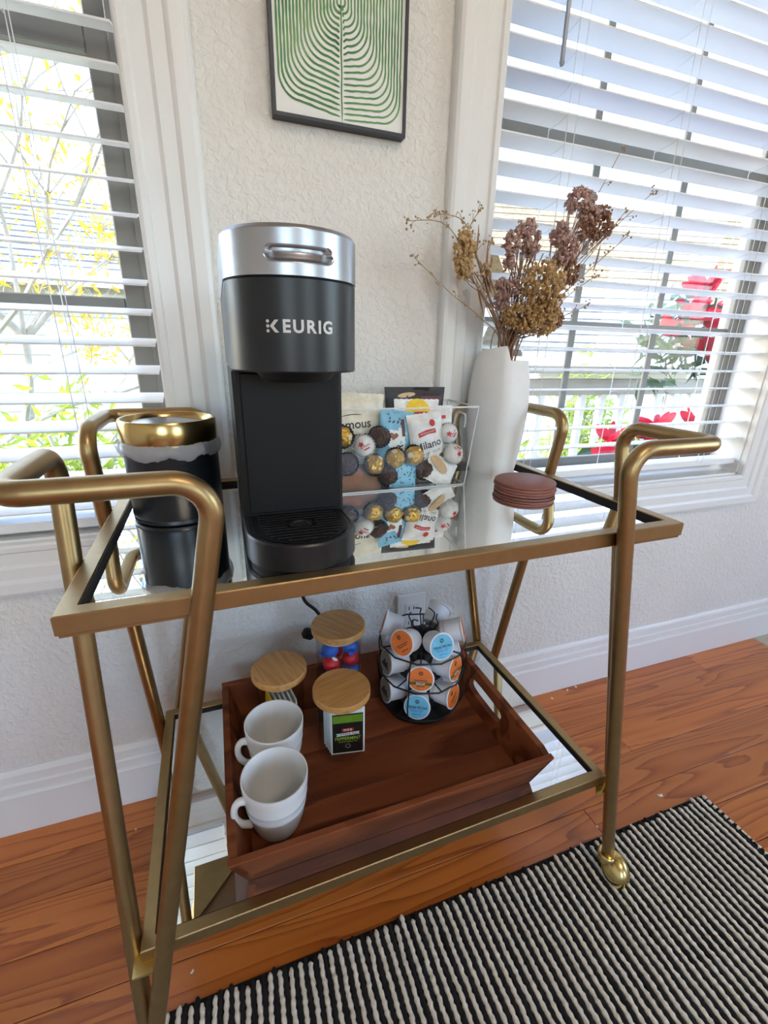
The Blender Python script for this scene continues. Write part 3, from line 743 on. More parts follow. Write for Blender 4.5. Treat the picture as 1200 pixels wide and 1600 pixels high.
patch(b, zf, 'white_panel', M['paper'], [(-.012,-.034),(.020,-.034),(.022,.012),(.008,.020),(-.012,.014)], -.004, .026, sub=4, lift=.0006)
patch(b, zf, 'heart_print', M['heart'], [(.009*math.sin(t)**3, .0075*(13*math.cos(t)-5*math.cos(2*t)-2*math.cos(3*t)-math.cos(4*t))/16) for t in [2*PI*i/24 for i in range(24)]], -.008, .030, lift=.0011)
patch(b, zf, 'dark_banner', M['maroon'], rect(.007,.030), .010, .046, .15, lift=.001); lettering(b, zf, 'CR', .017, M['darkink'], .006, .006, R90-.05, .0004, lift=.0013)
b, zf = bag('snack_bag', 'white cookie bag with brown script and red banner', (.221,-.126,.780), .068, .112, .022, M['white_foil'], (R90-.16, -.10, -.03), seed=6)
lettering(b, zf, 'Milano', .0190, M['darkink'], -.001, .000, .18, .0002); patch(b, zf, 'red_banner', M['red'], [(-.017,-.004),(0,-.002),(.017,-.004),(.017,.004),(0,.006),(-.017,.004)], -.001, .021, .18, lift=.0009)
patch(b, zf, 'red_seal', M['red'], ell(.0055,.0062), .011, .038, lift=.0009); patch(b, zf, 'mint_leaf', M['dgreen'], ell(.006,.004), .022, -.022, .8, lift=.0009)
lettering(b, zf, 'MINT CHOCOLATE', .005, M['dgreen'], 0, -.014, .18)
lettering(b, zf, 'PEPPERIDGE FARM', .0034, M['paper'], -.001, .022, .18, lift=.0015)
b, zf = bag('snack_bag', 'crumpled white bag with tan oval cookie picture at bin bottom', (.238,-.149,.736), .066, .050, .012, M['white_foil'], (R90-.3, .5, 0), seed=8)
patch(b, zf, 'cookie_print', M['tan'], ell(.0205,.0095,24), -.009, .008, -.42, lift=.0030)
b, zf = bag('snack_bag', 'blue snack bag end with dark dots at the bottom of bin', (.168,-.149,.734), .050, .046, .012, M['skyblue'], (R90-.15, .1, 0), seed=9)
for k in range(26): patch(b, zf, 'dark_spot', M['darkink'], ell(.0016,.001,6), rb.uniform(-.021,.021), rb.uniform(-.018,.018), rb.uniform(0,3), sub=1)
b, zf = bag('snack_bag', 'brown snack packet lying at lower left of the bin', (.086,-.140,.729), .090, .052, .016, M['brownpack'], (R90-.35, .08, 0), seed=10)
patch(b, zf, 'crumb_print', M['heart'], ell(.02,.01), -.01, 0, .3)
b, zf = bag('snack_bag', 'white packet with red print at the right end of the bin', (.254,-.098,.790), .062, .110, .016, M['white_foil'], (R90-.1, -.04, -.1), seed=11)
patch(b, zf, 'red_stripe', M['red'], rect(.030,.006), .0, .034, .05, lift=.0009)
b, zf = bag('snack_bag', 'orange snack packet edge behind the cream cookie bag', (.075,-.072,.792), .085, .136, .012, M['tan'], (R90-.05, 0, 0), seed=12)
patch(b, zf, 'orange_top', M['orange'], rect(.070,.02), 0, .05)

# ------------------------------------------------------------------ vase and dried flowers
VX, VY = .393, -.078
vase = thing('flower_vase', 'tall matte white folded ceramic vase on upper shelf', 'vase', (VX, VY, MZ))
prof = [(.0,.0455),(.006,.0470),(.04,.0520),(.08,.0565),(.12,.0590),(.15,.0585),(.18,.0555),(.21,.0500),(.240,.0430)]
def rad(z):
    for (z0, r0), (z1, r1) in zip(prof, prof[1:]):
        if z <= z1: t = (z-z0)/(z1-z0); t2 = t; return r0+(r1-r0)*t2
    return prof[-1][1]
seg = 72; NZv = 26; ridge = math.radians(-108)
def vr_(a):
    # flattened panels meeting at soft vertical ridges
    k = ((a-ridge+PI/4) % (PI/2)) - PI/4
    return .45*(.93/max(.8, math.cos(PI/4-abs(k))) * .955)+.55*.96
def topz(a):
    d = (a-ridge) % (2*PI)     # 0 at ridge, grows counter-clockwise (to the right)
    lo, hi = .214, .240-.011*min(1, (2*PI-d)/(PI/2))
    s1 = sm(.0, .10, d)*(1-sm(PI/2*1.9, PI/2*2.1, d))
    return hi+(lo-hi)*s1
vs = []
for i in range(seg):
    a = ridge+2*PI*i/seg; zt = topz(a)
    for k in range(NZv+1):
        z = zt*k/NZv; r = rad(z)*vr_(a)*(1+.0*z); vs.append((r*math.cos(a), r*math.sin(a)*.92, z))
    for k in range(NZv+1):
        z = zt-(zt-.006)*k/NZv; r = (rad(z)-.0035)*vr_(a); vs.append((r*math.cos(a), r*math.sin(a)*.92, z))
n = 2*(NZv+1); fs = [(i*n+k, ((i+1)%seg)*n+k, ((i+1)%seg)*n+k+1, i*n+k+1) for i in range(seg) for k in range(n-1)]
fs += [tuple(i*n for i in range(seg))[::-1], tuple(i*n+n-1 for i in range(seg))]
MB().add(vs, fs).build('vase_body', M['vase'], vase, 28)
def stem_path(tip, bend=.0, b0=None):
    b0 = b0 or (VX+R_.uniform(-.018,.028), VY+R_.uniform(-.022,.022), MZ+.05)
    m0 = Vector((b0[0]*.6+VX*.4+.012*(1 if tip[0] > VX else -.6), b0[1]*.7+VY*.3, MZ+.235)); t = Vector(tip)
    mid = m0.lerp(t, .5)+Vector((bend*.5, -.004, .012))
    return smooth_path([b0, m0, mid, t], 6)
def floret_head(mb, c, r, n, sc=(1,1,1), fl=.004, seed=1, tilt=None):
    q = random.Random(seed)
    for k in range(n):
        d = Vector((q.gauss(0,1), q.gauss(0,1), q.gauss(0,1))).normalized()
        rr_ = r*q.uniform(.55,1.0)
        p = Vector((d.x*sc[0], d.y*sc[1], d.z*sc[2]))*rr_
        if tilt: p = tilt @ p
        p += Vector(c); s = fl*q.uniform(.6,1.3)
        e1 = Vector((q.gauss(0,1), q.gauss(0,1), q.gauss(0,1))).normalized(); e2 = e1.orthogonal().normalized(); e3 = e1.cross(e2)
        mb.add([p+e1*s, p+e2*s*.8, p-e1*s*.6+e3*s*.3, p-e2*s*.8, p+e3*s*.7, p-e3*s*.5], [(0,1,4),(1,2,4),(2,3,4),(3,0,4),(1,0,5),(2,1,5),(3,2,5),(0,3,5)])
def leaf_mesh(mb, p, d, L, w, curl=.3, nrm=None):
    d = Vector(d).normalized(); s = (Vector(nrm) if nrm else d.orthogonal()).normalized(); s = (s-d*s.dot(d)).normalized(); u = d.cross(s)
    vs = []; n = 6
    for i in range(n+1):
        t = i/n; ww = w*math.sin(PI*(t*.92+.04))**.8; c = Vector(p)+d*L*t+u*curl*L*t*t
        vs += [c-s*ww+u*ww*.3, c, c+s*ww+u*ww*.3]
    fs = []
    for i in range(n): fs += [(3*i,3*i+1,3*i+4,3*i+3),(3*i+1,3*i+2,3*i+5,3*i+4)]
    mb.add(vs, fs)
GF = 'dried flower stems in the white vase'
def flower(label, tip, heads, hm, stem_r=.0016, leaves=(), seed=1, bend=0, sprays=5):
    t = thing('dried_flower', label, 'dried flower', (VX, VY, MZ), group=GF); o = Vector((VX, VY, MZ))
    P = [p-o for p in stem_path(tip, bend)]
    MB().tube(P, stem_r*1.25, 7, rads=[stem_r*(1.15-.5*i/len(P)) for i in range(len(P))]).build('stem', M['stem'], t, 60)
    mb = MB(); q = random.Random(seed); br = MB()
    for k in range(3):
        e = P[int(len(P)*.8)]+Vector((q.uniform(-.03,.03), q.uniform(-.02,.02), q.uniform(-.02,.03))); b_ = P[0]+Vector((q.uniform(-.012,.012), q.uniform(-.012,.012), 0)); m_ = P[6]+Vector((q.uniform(-.014,.014), q.uniform(-.010,.010), 0))
        MB().tube(smooth_path([b_, m_, m_.lerp(e,.5)+Vector((q.uniform(-.01,.01),0,.004)), e], 5), .0011, 6, rads=None).build('side_stem', M['stem'] if k else M['dryleaf'], t, 60)
    for (dx, dy, dz, r, n, sc) in heads:
        c = Vector(tip)-o+Vector((dx,dy,dz)); r *= 1.12; floret_head(mb, c, r, int(n*1.5), sc, seed=seed*7+int(dx*1000), fl=.0052)
        for k in range(sprays):
            e = c+Vector((q.uniform(-1,1)*r*sc[0]*.8, q.uniform(-1,1)*r*sc[1]*.8, q.uniform(-.6,.3)*r*sc[2])); s0 = P[-4-k % 3]
            br.tube(smooth_path([s0, s0.lerp(e,.5)+Vector((0,0,-.006)), e], 4), .0007, 5)
    if br.v: br.build('branchlets', M['stem'], t, 60)
    h = mb.build('flower_head', hm, t, 0); h['kind'] = 'stuff'
    for (at, d, L, w, cu) in leaves:
        mb = MB(); leaf_mesh(mb, Vector(at)-o, d, L, w, cu); mb.build('leaf', M['dryleaf'], t, 60)
DG, DM, DD = M['dried_gold'], M['dried_mauve'], M['dried_dark']
flower('golden yarrow head leaning out to the left of the vase', (.290,-.085,1.085), [(0,0,.015,.030,170,(.55,.6,1.15)), (.004,0,-.012,.018,70,(.7,.7,.8))], DG, seed=2, bend=-.02,
       leaves=[((.315,-.082,1.09),(.25,0,1),.055,.006,.2), ((.325,-.080,1.09),(.6,0,-.8),.06,.006,.1)])
flower('mauve dried bloom with hanging cluster left of centre', (.402,-.085,1.108), [(.008,0,.035,.018,90,(1,.9,.9)), (-.018,0,.012,.018,80,(.8,.8,1.2)), (-.022,0,-.018,.012,40,(.8,.8,1.3)), (.020,0,.006,.016,60,(1,.8,.7))], DM, seed=3)
flower('mauve dried bloom topmost, arching over at the right', (.520,-.085,1.170), [(-.004,0,.030,.022,110,(1.2,.9,.8)), (.020,0,.010,.018,80,(1.1,.9,.9)), (-.020,0,.018,.010,30,(1,1,1))], DM, seed=4, bend=.01,
       leaves=[((.50,-.085,1.16),(-1,.1,-.2),.035,.005,.3)])
flower('dark brown dried bloom at the far right with drooping leaf', (.562,-.082,1.158), [(.004,0,.010,.028,170,(.95,.8,.95)), (-.026,0,-.004,.016,60,(1,.9,1))], DD, seed=5, bend=.02,
       leaves=[((.578,-.083,1.135),(.1,0,-1),.045,.010,.2)])
flower('mauve dried bloom below the topmost one', (.488,-.090,1.120), [(-.012,0,.020,.018,80,(.9,.9,1)), (.012,0,.000,.018,80,(1,.9,1)), (-.004,0,-.016,.014,50,(1,1,1))], DM, seed=6)
flower('rust brown curled bloom at the right above the vase', (.517,-.082,1.085), [(.004,0,0,.016,60,(.8,.8,1.3))], DD, seed=7, bend=.02,
       leaves=[((.512,-.085,1.10),(.3,0,-1),.05,.014,.5), ((.525,-.085,1.10),(.5,0,1),.03,.006,.2)])
flower('large golden brown yarrow head at the centre of the bouquet', (.440,-.110,1.040), [(0,0,.010,.042,420,(.95,.7,1.05)), (.012,0,-.028,.028,170,(1,.7,.8))], DG, seed=8)
flower('wide golden brown yarrow head low over the vase mouth', (.425,-.105,.990), [(-.018,0,.010,.030,230,(1.2,.8,.75)), (.020,0,.004,.030,230,(1.2,.8,.75))], DG, seed=9)
flower('mauve brown bloom left of the big golden head', (.385,-.088,1.050), [(-.002,0,0,.022,100,(1.2,.8,.7)), (-.015,0,-.024,.016,60,(.9,.8,1))], DM, seed=10)
flower('small brown bloom low on the right side', (.492,-.088,1.000), [(0,0,0,.018,110,(.9,.8,.9))], DD, seed=11, bend=.02)
flower('thin grassy dried stem with upright leaf at the centre', (.432,-.090,1.135), [(0,0,0,.006,14,(.6,.6,1.5))], DM, seed=12, leaves=[((.432,-.090,1.09),(.05,0,1),.045,.005,.1), ((.430,-.090,1.08),(-.2,0,1),.05,.007,.2)])
flower('flat leafed dried stem leaning left beside the yarrow', (.335,-.088,1.075), [(0,0,0,.010,36,(1,.8,1))], M['twig'], seed=13, leaves=[((.335,-.088,1.06),(.15,0,1),.06,.008,.15), ((.345,-.088,1.03),(.1,0,1),.07,.007,.1), ((.338,-.088,1.0),(-.25,0,1),.06,.006,.1)])
def sprig(label, pts, seed, nb=7, hm='twig'):
    t = thing('dried_sprig', label, 'dried twig', (VX, VY, MZ), group=GF); o = Vector((VX, VY, MZ)); q = random.Random(seed)
    b0 = Vector((VX+q.uniform(-.01,.02), VY+q.uniform(-.015,.015), MZ+.06))
    P = [p-o for p in smooth_path([b0, Vector((VX+.01*(1 if pts[-1][0] > VX else -.5), VY, MZ+.235))]+[Vector(p) for p in pts], 7)]
    n = len(P); MB().tube(P, .001, 6, rads=[.0013-.0007*i/n for i in range(n)]).build('stem', M[hm], t, 60)
    mb = MB(); bd = MB()
    for k in range(nb):
        i = int(n*(.5+.48*k/nb)); i = min(i, n-2); d = (P[i+1]-P[i]).normalized()
        s = (d+Vector((q.uniform(-1,1), q.uniform(-.5,.5), q.uniform(-.8,.9)))).normalized(); e = P[i]+s*q.uniform(.008,.018)
        mb.tube([P[i], e], .0005, 4)
        for j in range(q.randint(2,4)): bd.ball(e+Vector((q.gauss(0,.003), q.gauss(0,.003), q.gauss(0,.003))), q.uniform(.0012,.0022), 6, 4)
    for j in range(5): bd.ball(P[-1]+Vector((q.gauss(0,.004), q.gauss(0,.003), q.gauss(0,.004))), q.uniform(.0014,.0025), 6, 4)
    mb.build('twiglets', M[hm], t, 60); bd.build('buds', M[hm], t, 60)['kind'] = 'stuff'
sprig('pale twig arching furthest left over the casing', [(.31,-.085,1.07),(.255,-.085,1.135),(.185,-.085,1.135)], 1, 9)
sprig('pale twig arching left, just above the yarrow head', [(.32,-.083,1.09),(.285,-.083,1.145),(.232,-.083,1.150)], 2, 8)
sprig('pale twig rising upright at the left of the bouquet', [(.325,-.080,1.08),(.300,-.080,1.13),(.318,-.080,1.165)], 3, 8)
sprig('low straight twig reaching left across the wall', [(.335,-.078,1.00),(.275,-.078,1.035),(.203,-.078,1.085)], 4, 7)
sprig('tallest single twig rising above the mauve blooms', [(.48,-.085,1.10),(.545,-.085,1.20),(.590,-.085,1.285)], 5, 3)
sprig('long thin twig reaching furthest right by the blind', [(.50,-.080,1.06),(.60,-.080,1.16),(.690,-.080,1.235)], 6, 6)
sprig('twig reaching right just below the furthest one', [(.49,-.082,1.03),(.56,-.082,1.09),(.640,-.082,1.155)], 7, 8)
sprig('low twig spreading right over the shelf', [(.48,-.080,1.01),(.53,-.080,1.05),(.585,-.080,1.085)], 8, 8)
sprig('lowest short twig leaning right beside the vase', [(.47,-.082,.985),(.52,-.082,1.01),(.570,-.082,1.03)], 9, 7)
sprig('thin twig between the yarrow and the mauve bloom', [(.345,-.080,1.02),(.335,-.080,1.07),(.345,-.080,1.125)], 10, 9)
sprig('thin twig ending at the middle right window light', [(.50,-.083,1.05),(.57,-.083,1.13),(.625,-.083,1.195)], 11, 5)

# ------------------------------------------------------------------ coasters
cm = MB().lathe([(0,0),(.0505,0),(.052,.0009),(.052,.0036),(.0508,.0045),(0,.0045)], 56).mesh('coaster', M['leather'], 40)
for k, (dx, dy) in enumerate([(0,0),(.001,-.001),(-.001,.001),(.0008,.0012)]):
    o = inst('coaster', cm, loc=(.366+dx, -.228+dy, MZ+.0003+k*.0047), rot=(0,0,k*1.1))
    tag(o, ['round brown leather coaster at the bottom of the stack', 'round brown leather coaster second from the bottom', 'round brown leather coaster second from the top', 'round brown leather coaster on top of the stack'][k], 'coaster', 'stack of brown coasters')

# ------------------------------------------------------------------ framed print
pic = thing('framed_print', 'thin black framed print of green leaf lines on the wall', 'picture', (.0967, 0, 1.268))
fw, fh, fd = .1057, .29, .020; bt = .0045
mb = MB()
for a in ((-fw,fw,0,bt),(-fw,fw,fh-bt,fh),(-fw,-fw+bt,bt,fh-bt),(fw-bt,fw,bt,fh-bt)): mb.box(a[0], a[1], -fd, -.0005, a[2], a[3])
mb.build('frame', M['frame'], pic, 0)
MB().box(-fw+bt, fw-bt, -fd+.004, -.001, bt, fh-bt).build('print_sheet', M['paper'], pic, 0)
ink = MB(); q = random.Random(4); yk = -fd+.0036
def stroke(pts, w):
    L = []; P = [Vector((x,0,z)) for x, z in pts]
    for i, p in enumerate(P):
        d = (P[min(i+1,len(P)-1)]-P[max(i-1,0)]).normalized(); nn = Vector((-d.z,0,d.x)); ww = w*(1+.28*MN.noise(p*90))*min(1, .35+i*.5, .35+(len(P)-1-i)*.5)
        L.append((p+nn*ww, p-nn*ww))
    vs = [(v.x, yk, v.z) for ab in L for v in ab]; ink.add(vs, [(2*i,2*i+1,2*i+3,2*i+2) for i in range(len(L)-1)])
NL = 19; xin = fw-bt-.006
for s in (-1, 1):
    for i in range(NL):
        xo = xin*(1-i/(NL+.2)); zb = .013+(.0 if s < 0 else -.003)+i*.0072; rc = min(.030, xo*.75); dip = .010*(xo/xin) if s < 0 else .004
        pts = []; x_s = .003
        for k in range(12):
            t = k/11; x = x_s+(xo-rc-x_s)*t; pts.append((s*x, zb+dip*t+.0009*MN.noise(Vector((x*90, i*3.1, s)))))
        for k in range(1, 9):
            a = -PI/2+PI/2*k/8; pts.append((s*(xo-rc+rc*math.cos(a)), zb+dip+rc+rc*math.sin(a)))
        z = zb+dip+rc
        ztop = fh-.012-i*.0068
        nn = 18
        for k in range(1, nn+1):
            z2 = z+(ztop-rc-z)*k/nn
            if ztop-rc > z: pts.append((s*(xo+.0009*MN.noise(Vector((z2*70, i*2.3, s*5)))), z2))
        if ztop-rc > z:
            for k in range(1, 7):
                a = PI/2*k/6; pts.append((s*(xo-rc+rc*math.cos(a)), ztop-rc+rc*math.sin(a)))
        stroke(pts, .00155 if s < 0 else .0013)
stroke([(.0004*math.sin(k), .006+.235*k/30) for k in range(31)], .0011)
ink.build('leaf_line_drawing', M['green'], pic, 0)

# ------------------------------------------------------------------ wall outlet, plug and cord
ol = thing('wall_outlet', 'white wall outlet plate behind the cup carousel', 'outlet', (.259, 0, .342))
MB().cbox(-.037, .037, -.006, -.0003, -.058, .058, .003).build('cover_plate', M['trim'], ol)
for dz in (-.020, .020):
    s = MB().cbox(-.017, .017, -.0075, -.005, dz-.0145, dz+.0145, .002).build('socket', M['white'], ol)
    for dx in (-.006, .006): MB().box(dx-.001, dx+.001, -.0078, -.007, dz-.004, dz+.005).build('slot', M['matte'], s)
cd = thing('power_cord', 'black power cord and plug hanging behind the cart', 'cord', (.01, -.02, .35))
MB().tube(smooth_path([(-.035,.0,.36),(-.022,-.002,.22),(-.012,-.003,.12),(-.004,-.003,.085),(.018,-.002,.058),(.03,-.002,.03),(.016,0,.004)], 8), .0036, 8).build('cable', M['rubber'], cd, 60)
MB().cbox(-.014, .012, -.010, .010, -.010, .012, .005).build('plug', M['rubber'], cd, 30, Euler((0,.5,0)).to_matrix().to_4x4())

# ------------------------------------------------------------------ tray
TZ = H2-.007
TX0, TX1, TY0, TY1 = -.150, .316, -.411, -.096
tray = thing('wooden_tray', 'dark wooden serving tray with flared sides on lower shelf', 'tray', ((TX0+TX1)/2, (TY0+TY1)/2, TZ), math.radians(.6))
tw, td = (TX1-TX0)/2, (TY1-TY0)/2; fo = .022; th_ = .011; HT = .071
nb = 4
for k in range(nb):
    a = -td+.002+2*(td-.002)*k/nb; c = -td+.002+2*(td-.002)*(k+1)/nb
    MB().cbox(-tw+.002, tw-.002, a, c-.0004, .0005, .009, .0006).build('base_board', M['walnut'], tray, 0)
def side(p0, p1, out, hole=False, name='side_board'):
    # p0,p1: bottom corners (outer), out: outward direction; flared board with thickness
    p0, p1, out = Vector(p0), Vector(p1), Vector(out); dr = (p1-p0).normalized(); L = (p1-p0).length
    def pt(u, v, w):   # u along -1..1 (board length grows with v), v 0..1 up, w 0 outer..1 inner
        return p0.lerp(p1, .5)+dr*(u*(L/2+fo*v)) + out*(fo*v-th_*w) + Vector((0,0,.0005+HT*v))
    mb = MB()
    if not hole:
        vs = [pt(u,v,w) for w in (0,1) for v in (0,1) for u in (-1,1)]
        for i in range(4, 8): pass
        vs = []
        for w in (0, 1):
            for v in (0, .97, 1):
                for u in (-1, 1): vs.append(pt(u*(1-(th_*.0)*w), v, w if v < 1 else (.12 if w == 0 else .88)))
        mb.add(vs, [(0,1,3,2),(2,3,5,4),(6,8,9,7),(8,10,11,9),(4,5,11,10),(0,6,7,1),(0,2,8,6),(2,4,10,8),(1,7,9,3),(3,9,11,5)])
    else:
        N = 40; hl = .052/(L/2); hv = .17; cv = .60; vs = []
        for w in (0, 1):
            for i in range(N):
                a = 2*PI*(i+.5)/N; c, s = math.cos(a), math.sin(a)
                m = max(abs(c), abs(s)); vs.append(pt(c/m, .5+.5*s/m, w))
            for i in range(N):
                a = 2*PI*(i+.5)/N; c, s = math.cos(a), math.sin(a)
                k = (abs(c)**4+abs(s)**4)**.25; vs.append(pt(hl*c/k, cv+hv*s/max(k, 1e-6), w))
        fs = []
        for i in range(N):
            j = (i+1) % N
            fs += [(i,j,N+j,N+i), (2*N+i,3*N+i,3*N+j,2*N+j), (i,2*N+i,2*N+j,j), (N+i,N+j,3*N+j,3*N+i)]
        mb.add(vs, fs)
    return mb.build(name, M['walnut'], tray, 25)
side((-tw,-td,0),(tw,-td,0),(0,-1,0)); side((tw,td,0),(-tw,td,0),(0,1,0))
side((tw,-td,0),(tw,td,0),(1,0,0),True,'handle_board'); side((-tw,td,0),(-tw,-td,0),(-1,0,0),True,'handle_board')
FL = TZ+.0093
# ------------------------------------------------------------------ mugs
MH = .104
mprof = [(0,0),(.026,0),(.030,.002),(.0345,.012),(.0395,.030),(.0437,.052),(.0442,.054),(.0438,.056),(.0455,.068),(.0461,.0695),(.0457,.071),(.0475,.090),(.0482,.102),(.0478,.104),(.0462,.104),(.0452,.100),(.043,.072),(.038,.040),(.031,.012),(.024,.006),(0,.005)]
mug_me = MB().lathe(mprof, 64).mesh('mug_body', M['white'], 40)
hp = smooth_path([(-.0445,0,.080),(-.054,0,.083),(-.0605,0,.075),(-.0610,0,.058),(-.053,0,.040),(-.0395,0,.030)], 8)
hm = MB(); hm.tube(hp, .0055, 10, rads=[.0062-.0012*math.sin(PI*i/len(hp)) for i in range(len(hp))]); hme = hm.mesh('handle', M['white'], 60)
for lb, x, y, rz in (('white ceramic mug at the front corner of the tray', -.1, -.352, .25), ('white ceramic mug behind, next to the two left jars', -.0895, -.2505, .15)):
    t = thing('coffee_mug', lb, 'mug', (x, y, FL), rz, 'white mugs on the tray'); inst('mug_body', mug_me, t); inst('handle', hme, t)
# ------------------------------------------------------------------ jars
def jar(label, x, y, h, rz):
    t = thing('glass_jar', label, 'jar', (x, y, FL), rz, 'glass jars with bamboo lids on the tray'); r = .043; g = h-.014
    MB().lathe([(0,0),(r-.003,0),(r,.003),(r,g),(r-.0008,g+.001),(r-.0022,g),(r-.0022,.006),(r-.004,.004),(0,.0038)], 48).build('glass_body', M['glass'], t, 40)
    MB().lathe([(0,g+.001),(.0495,g+.001),(.0505,g+.002),(.0505,g+.0125),(.0495,g+.014),(0,g+.014)], 56).build('bamboo_lid', M['bamboo'], t, 40)
    MB().lathe([(r-.008,g-.008),(r-.0035,g-.009),(r-.0028,g-.006),(r-.0035,g+.001),(r-.008,g+.001)], 40, closed=True).build('seal_ring', plain('clear_silicone', hexc(205,190,160), .4), t, 50)
    return t
J1 = (.029, -.240); J2 = (-.068, -.154); J3 = (.046, -.152)
jar('short glass jar of tea bags with bamboo lid, at the front', *J1, .132, .3)
jar('short glass jar of white packets with bamboo lid, behind the mugs', *J2, .132, 1.9)
jar('tall glass jar of blue and red candies with bamboo lid', *J3, .202, 2.2)
# tea bags, upright fan in the front jar
def tea(label, off_, rz, dark=True, front=False, lean=0):
    t = thing('tea_bag', label, 'tea bag', (J1[0]+off_[0], J1[1]+off_[1], FL+.0048), 0, 'tea bags in the front jar', rot=(lean, 0, rz))
    w, h = .030, .100
    MB().cbox(-w, w, -.0009, .0009, 0, h, .0004).build('packet', M['paper'], t)
    p = MB().cbox(-w+.003, w-.003, -.0021, .0021, .004, h-.012, .0003).build('printed_panel', M['teablack'], t)
    MB().box(-w+.004, w-.004, -.0023, .0023, h-.030, h-.014).build('green_band', M['teagreen'], p, 0)
    if front:
        f = lambda x0, z0: (lambda c: Vector((c.x+x0, -.0026-c.z, c.y+z0)))
        MB().box(-.0105, .0105, -.0027, -.002, .0515, .0575).build('red_badge', M['red'], p, 0)
        MB().add([(-.021,-.0026,.0415),(-.0185,-.0026,.0445),(-.021,-.0026,.0475),(.021,-.0026,.0495),(.0185,-.0026,.0465),(.021,-.0026,.0435)], [(0,1,4,5),(1,2,3,4)]).build('white_ribbon', M['paper'], p, 0)
        inst('lettering', text_mesh('H·E·B', .0062, M['paper'], .00012, fn=lambda c: Vector((c.x, -.0029, c.y+.0546))), p)
        inst('lettering', text_mesh('CAFFEINE FREE', .0056, M['teablack'], .00008, fn=lambda c: Vector((c.x, -.0029, c.y+.0455)), sx=.95), p)
        inst('lettering', text_mesh('PEPPERMINT', .0100, M['lime'], .00012, fn=lambda c: Vector((c.x, -.0027, c.y+.0355)), sx=.83), p)
        inst('lettering', text_mesh('PREMIUM HERBAL TEA', .0040, M['lime'], 0, fn=lambda c: Vector((c.x, -.0027, c.y+.0285)), sx=.85), p)
        MB().lathe([(.0036,0),(.0048,0),(.0048,.0003),(.0036,.0003)], 20, closed=True).build('round_stamp', M['grey'], p, 40, Matrix.Translation((0,-.0026,.019)) @ Matrix.Rotation(PI/2, 4, 'X'))
fa = math.radians(-6)
tea('peppermint tea bag standing against the jar front', (.0045,-.0240), fa+math.radians(-4), front=True, lean=-.02)
tea('second tea bag, directly behind the peppermint one', (.0030,-.0165), fa)
tea('third tea bag in the front jar', (.0010,-.0095), fa)
tea('fourth tea bag, near the middle of the front jar', (-.0010,-.0025), fa)
tea('fifth tea bag, rearmost in the front jar', (-.0020,.0050), fa)
# white sugar packets in the left jar
pk = MB().cbox(-.0016, .0016, -.024, .024, 0, .066, .0007).mesh('packet', M['paper'], 0)
pky = MB().cbox(-.0016, .0016, -.024, .024, 0, .066, .0007).mesh('packet', M['yellow'], 0)
lbs = ['leftmost yellow edged packet in the jar behind the mugs', 'white sugar packet second from left in its jar', 'white sugar packet third from left in its jar', 'white sugar packet in the middle of its jar', 'white sugar packet right of the middle in its jar', 'white sugar packet rightmost in the jar behind the mugs']
for k in range(6):
    o = inst('sugar_packet', pky if k == 0 else pk, loc=(J2[0]-.024+.0096*k, J2[1]+.0, FL+.0050), rot=(0, .05-.02*k, .18))
    tag(o, lbs[k], 'sugar packet', 'packets in the left jar')
# candies in the tall jar
JC = []
for lay, (z, ms_, txt) in enumerate([(.157, ('cblue','cblue','cblue'), 'top layer'), (.127, ('pinkred','pinkred','pinkred'), 'second layer'), (.097, ('pinkred','cblue','pinkred'), 'third layer'), (.0665, ('cblue','pinkred','cblue'), 'fourth layer'), (.0225, ('pinkred','cblue','pinkred'), 'bottom layer')]):
    for k in range(3):
        a = math.radians(-150+lay*8)+k*2*PI/3
        JC.append(('%s foil candy at the %s, %s of the tall jar' % ({'cblue': 'blue', 'pinkred': 'red'}[ms_[k]], ('front left', 'right', 'back')[k], txt), ms_[k], .0225*math.cos(a), .0225*math.sin(a), z))
for lb, m, dx, dy, z in JC:
    t = thing('foil_candy', lb, 'candy', (J3[0]+dx, J3[1]+dy, FL+z), R_.uniform(0,3), 'foil candies in the tall jar', rot=(R_.uniform(-.5,.5), R_.uniform(-.5,.5), R_.uniform(0,3)))
    MB().ball((0,0,0), .0165, 18, 12, (1,1,.92), lambda d: 1+.03*MN.noise(d*5)).build('foil_ball', M[m], t, 50)
    if z > .12:
        MB().add([(.006*math.cos(k*PI/4), .006*math.sin(k*PI/4)*.6, .0156) for k in range(8)], [tuple(range(8))]).build('label_print', M['paper'], t, 0)
    mb = MB()
    for s in (-1, 1):
        mb.add([(s*.0150,0,0)]+[(s*.0150+s*.007, .006*math.cos(k*PI/4), .006*math.sin(k*PI/4)) for k in range(8)], [(0,k+1,(k+1)%8+1) for k in range(8)])
    if z > .12 and m == 'cblue': mb.build('twist_end', M[m], t, 0)

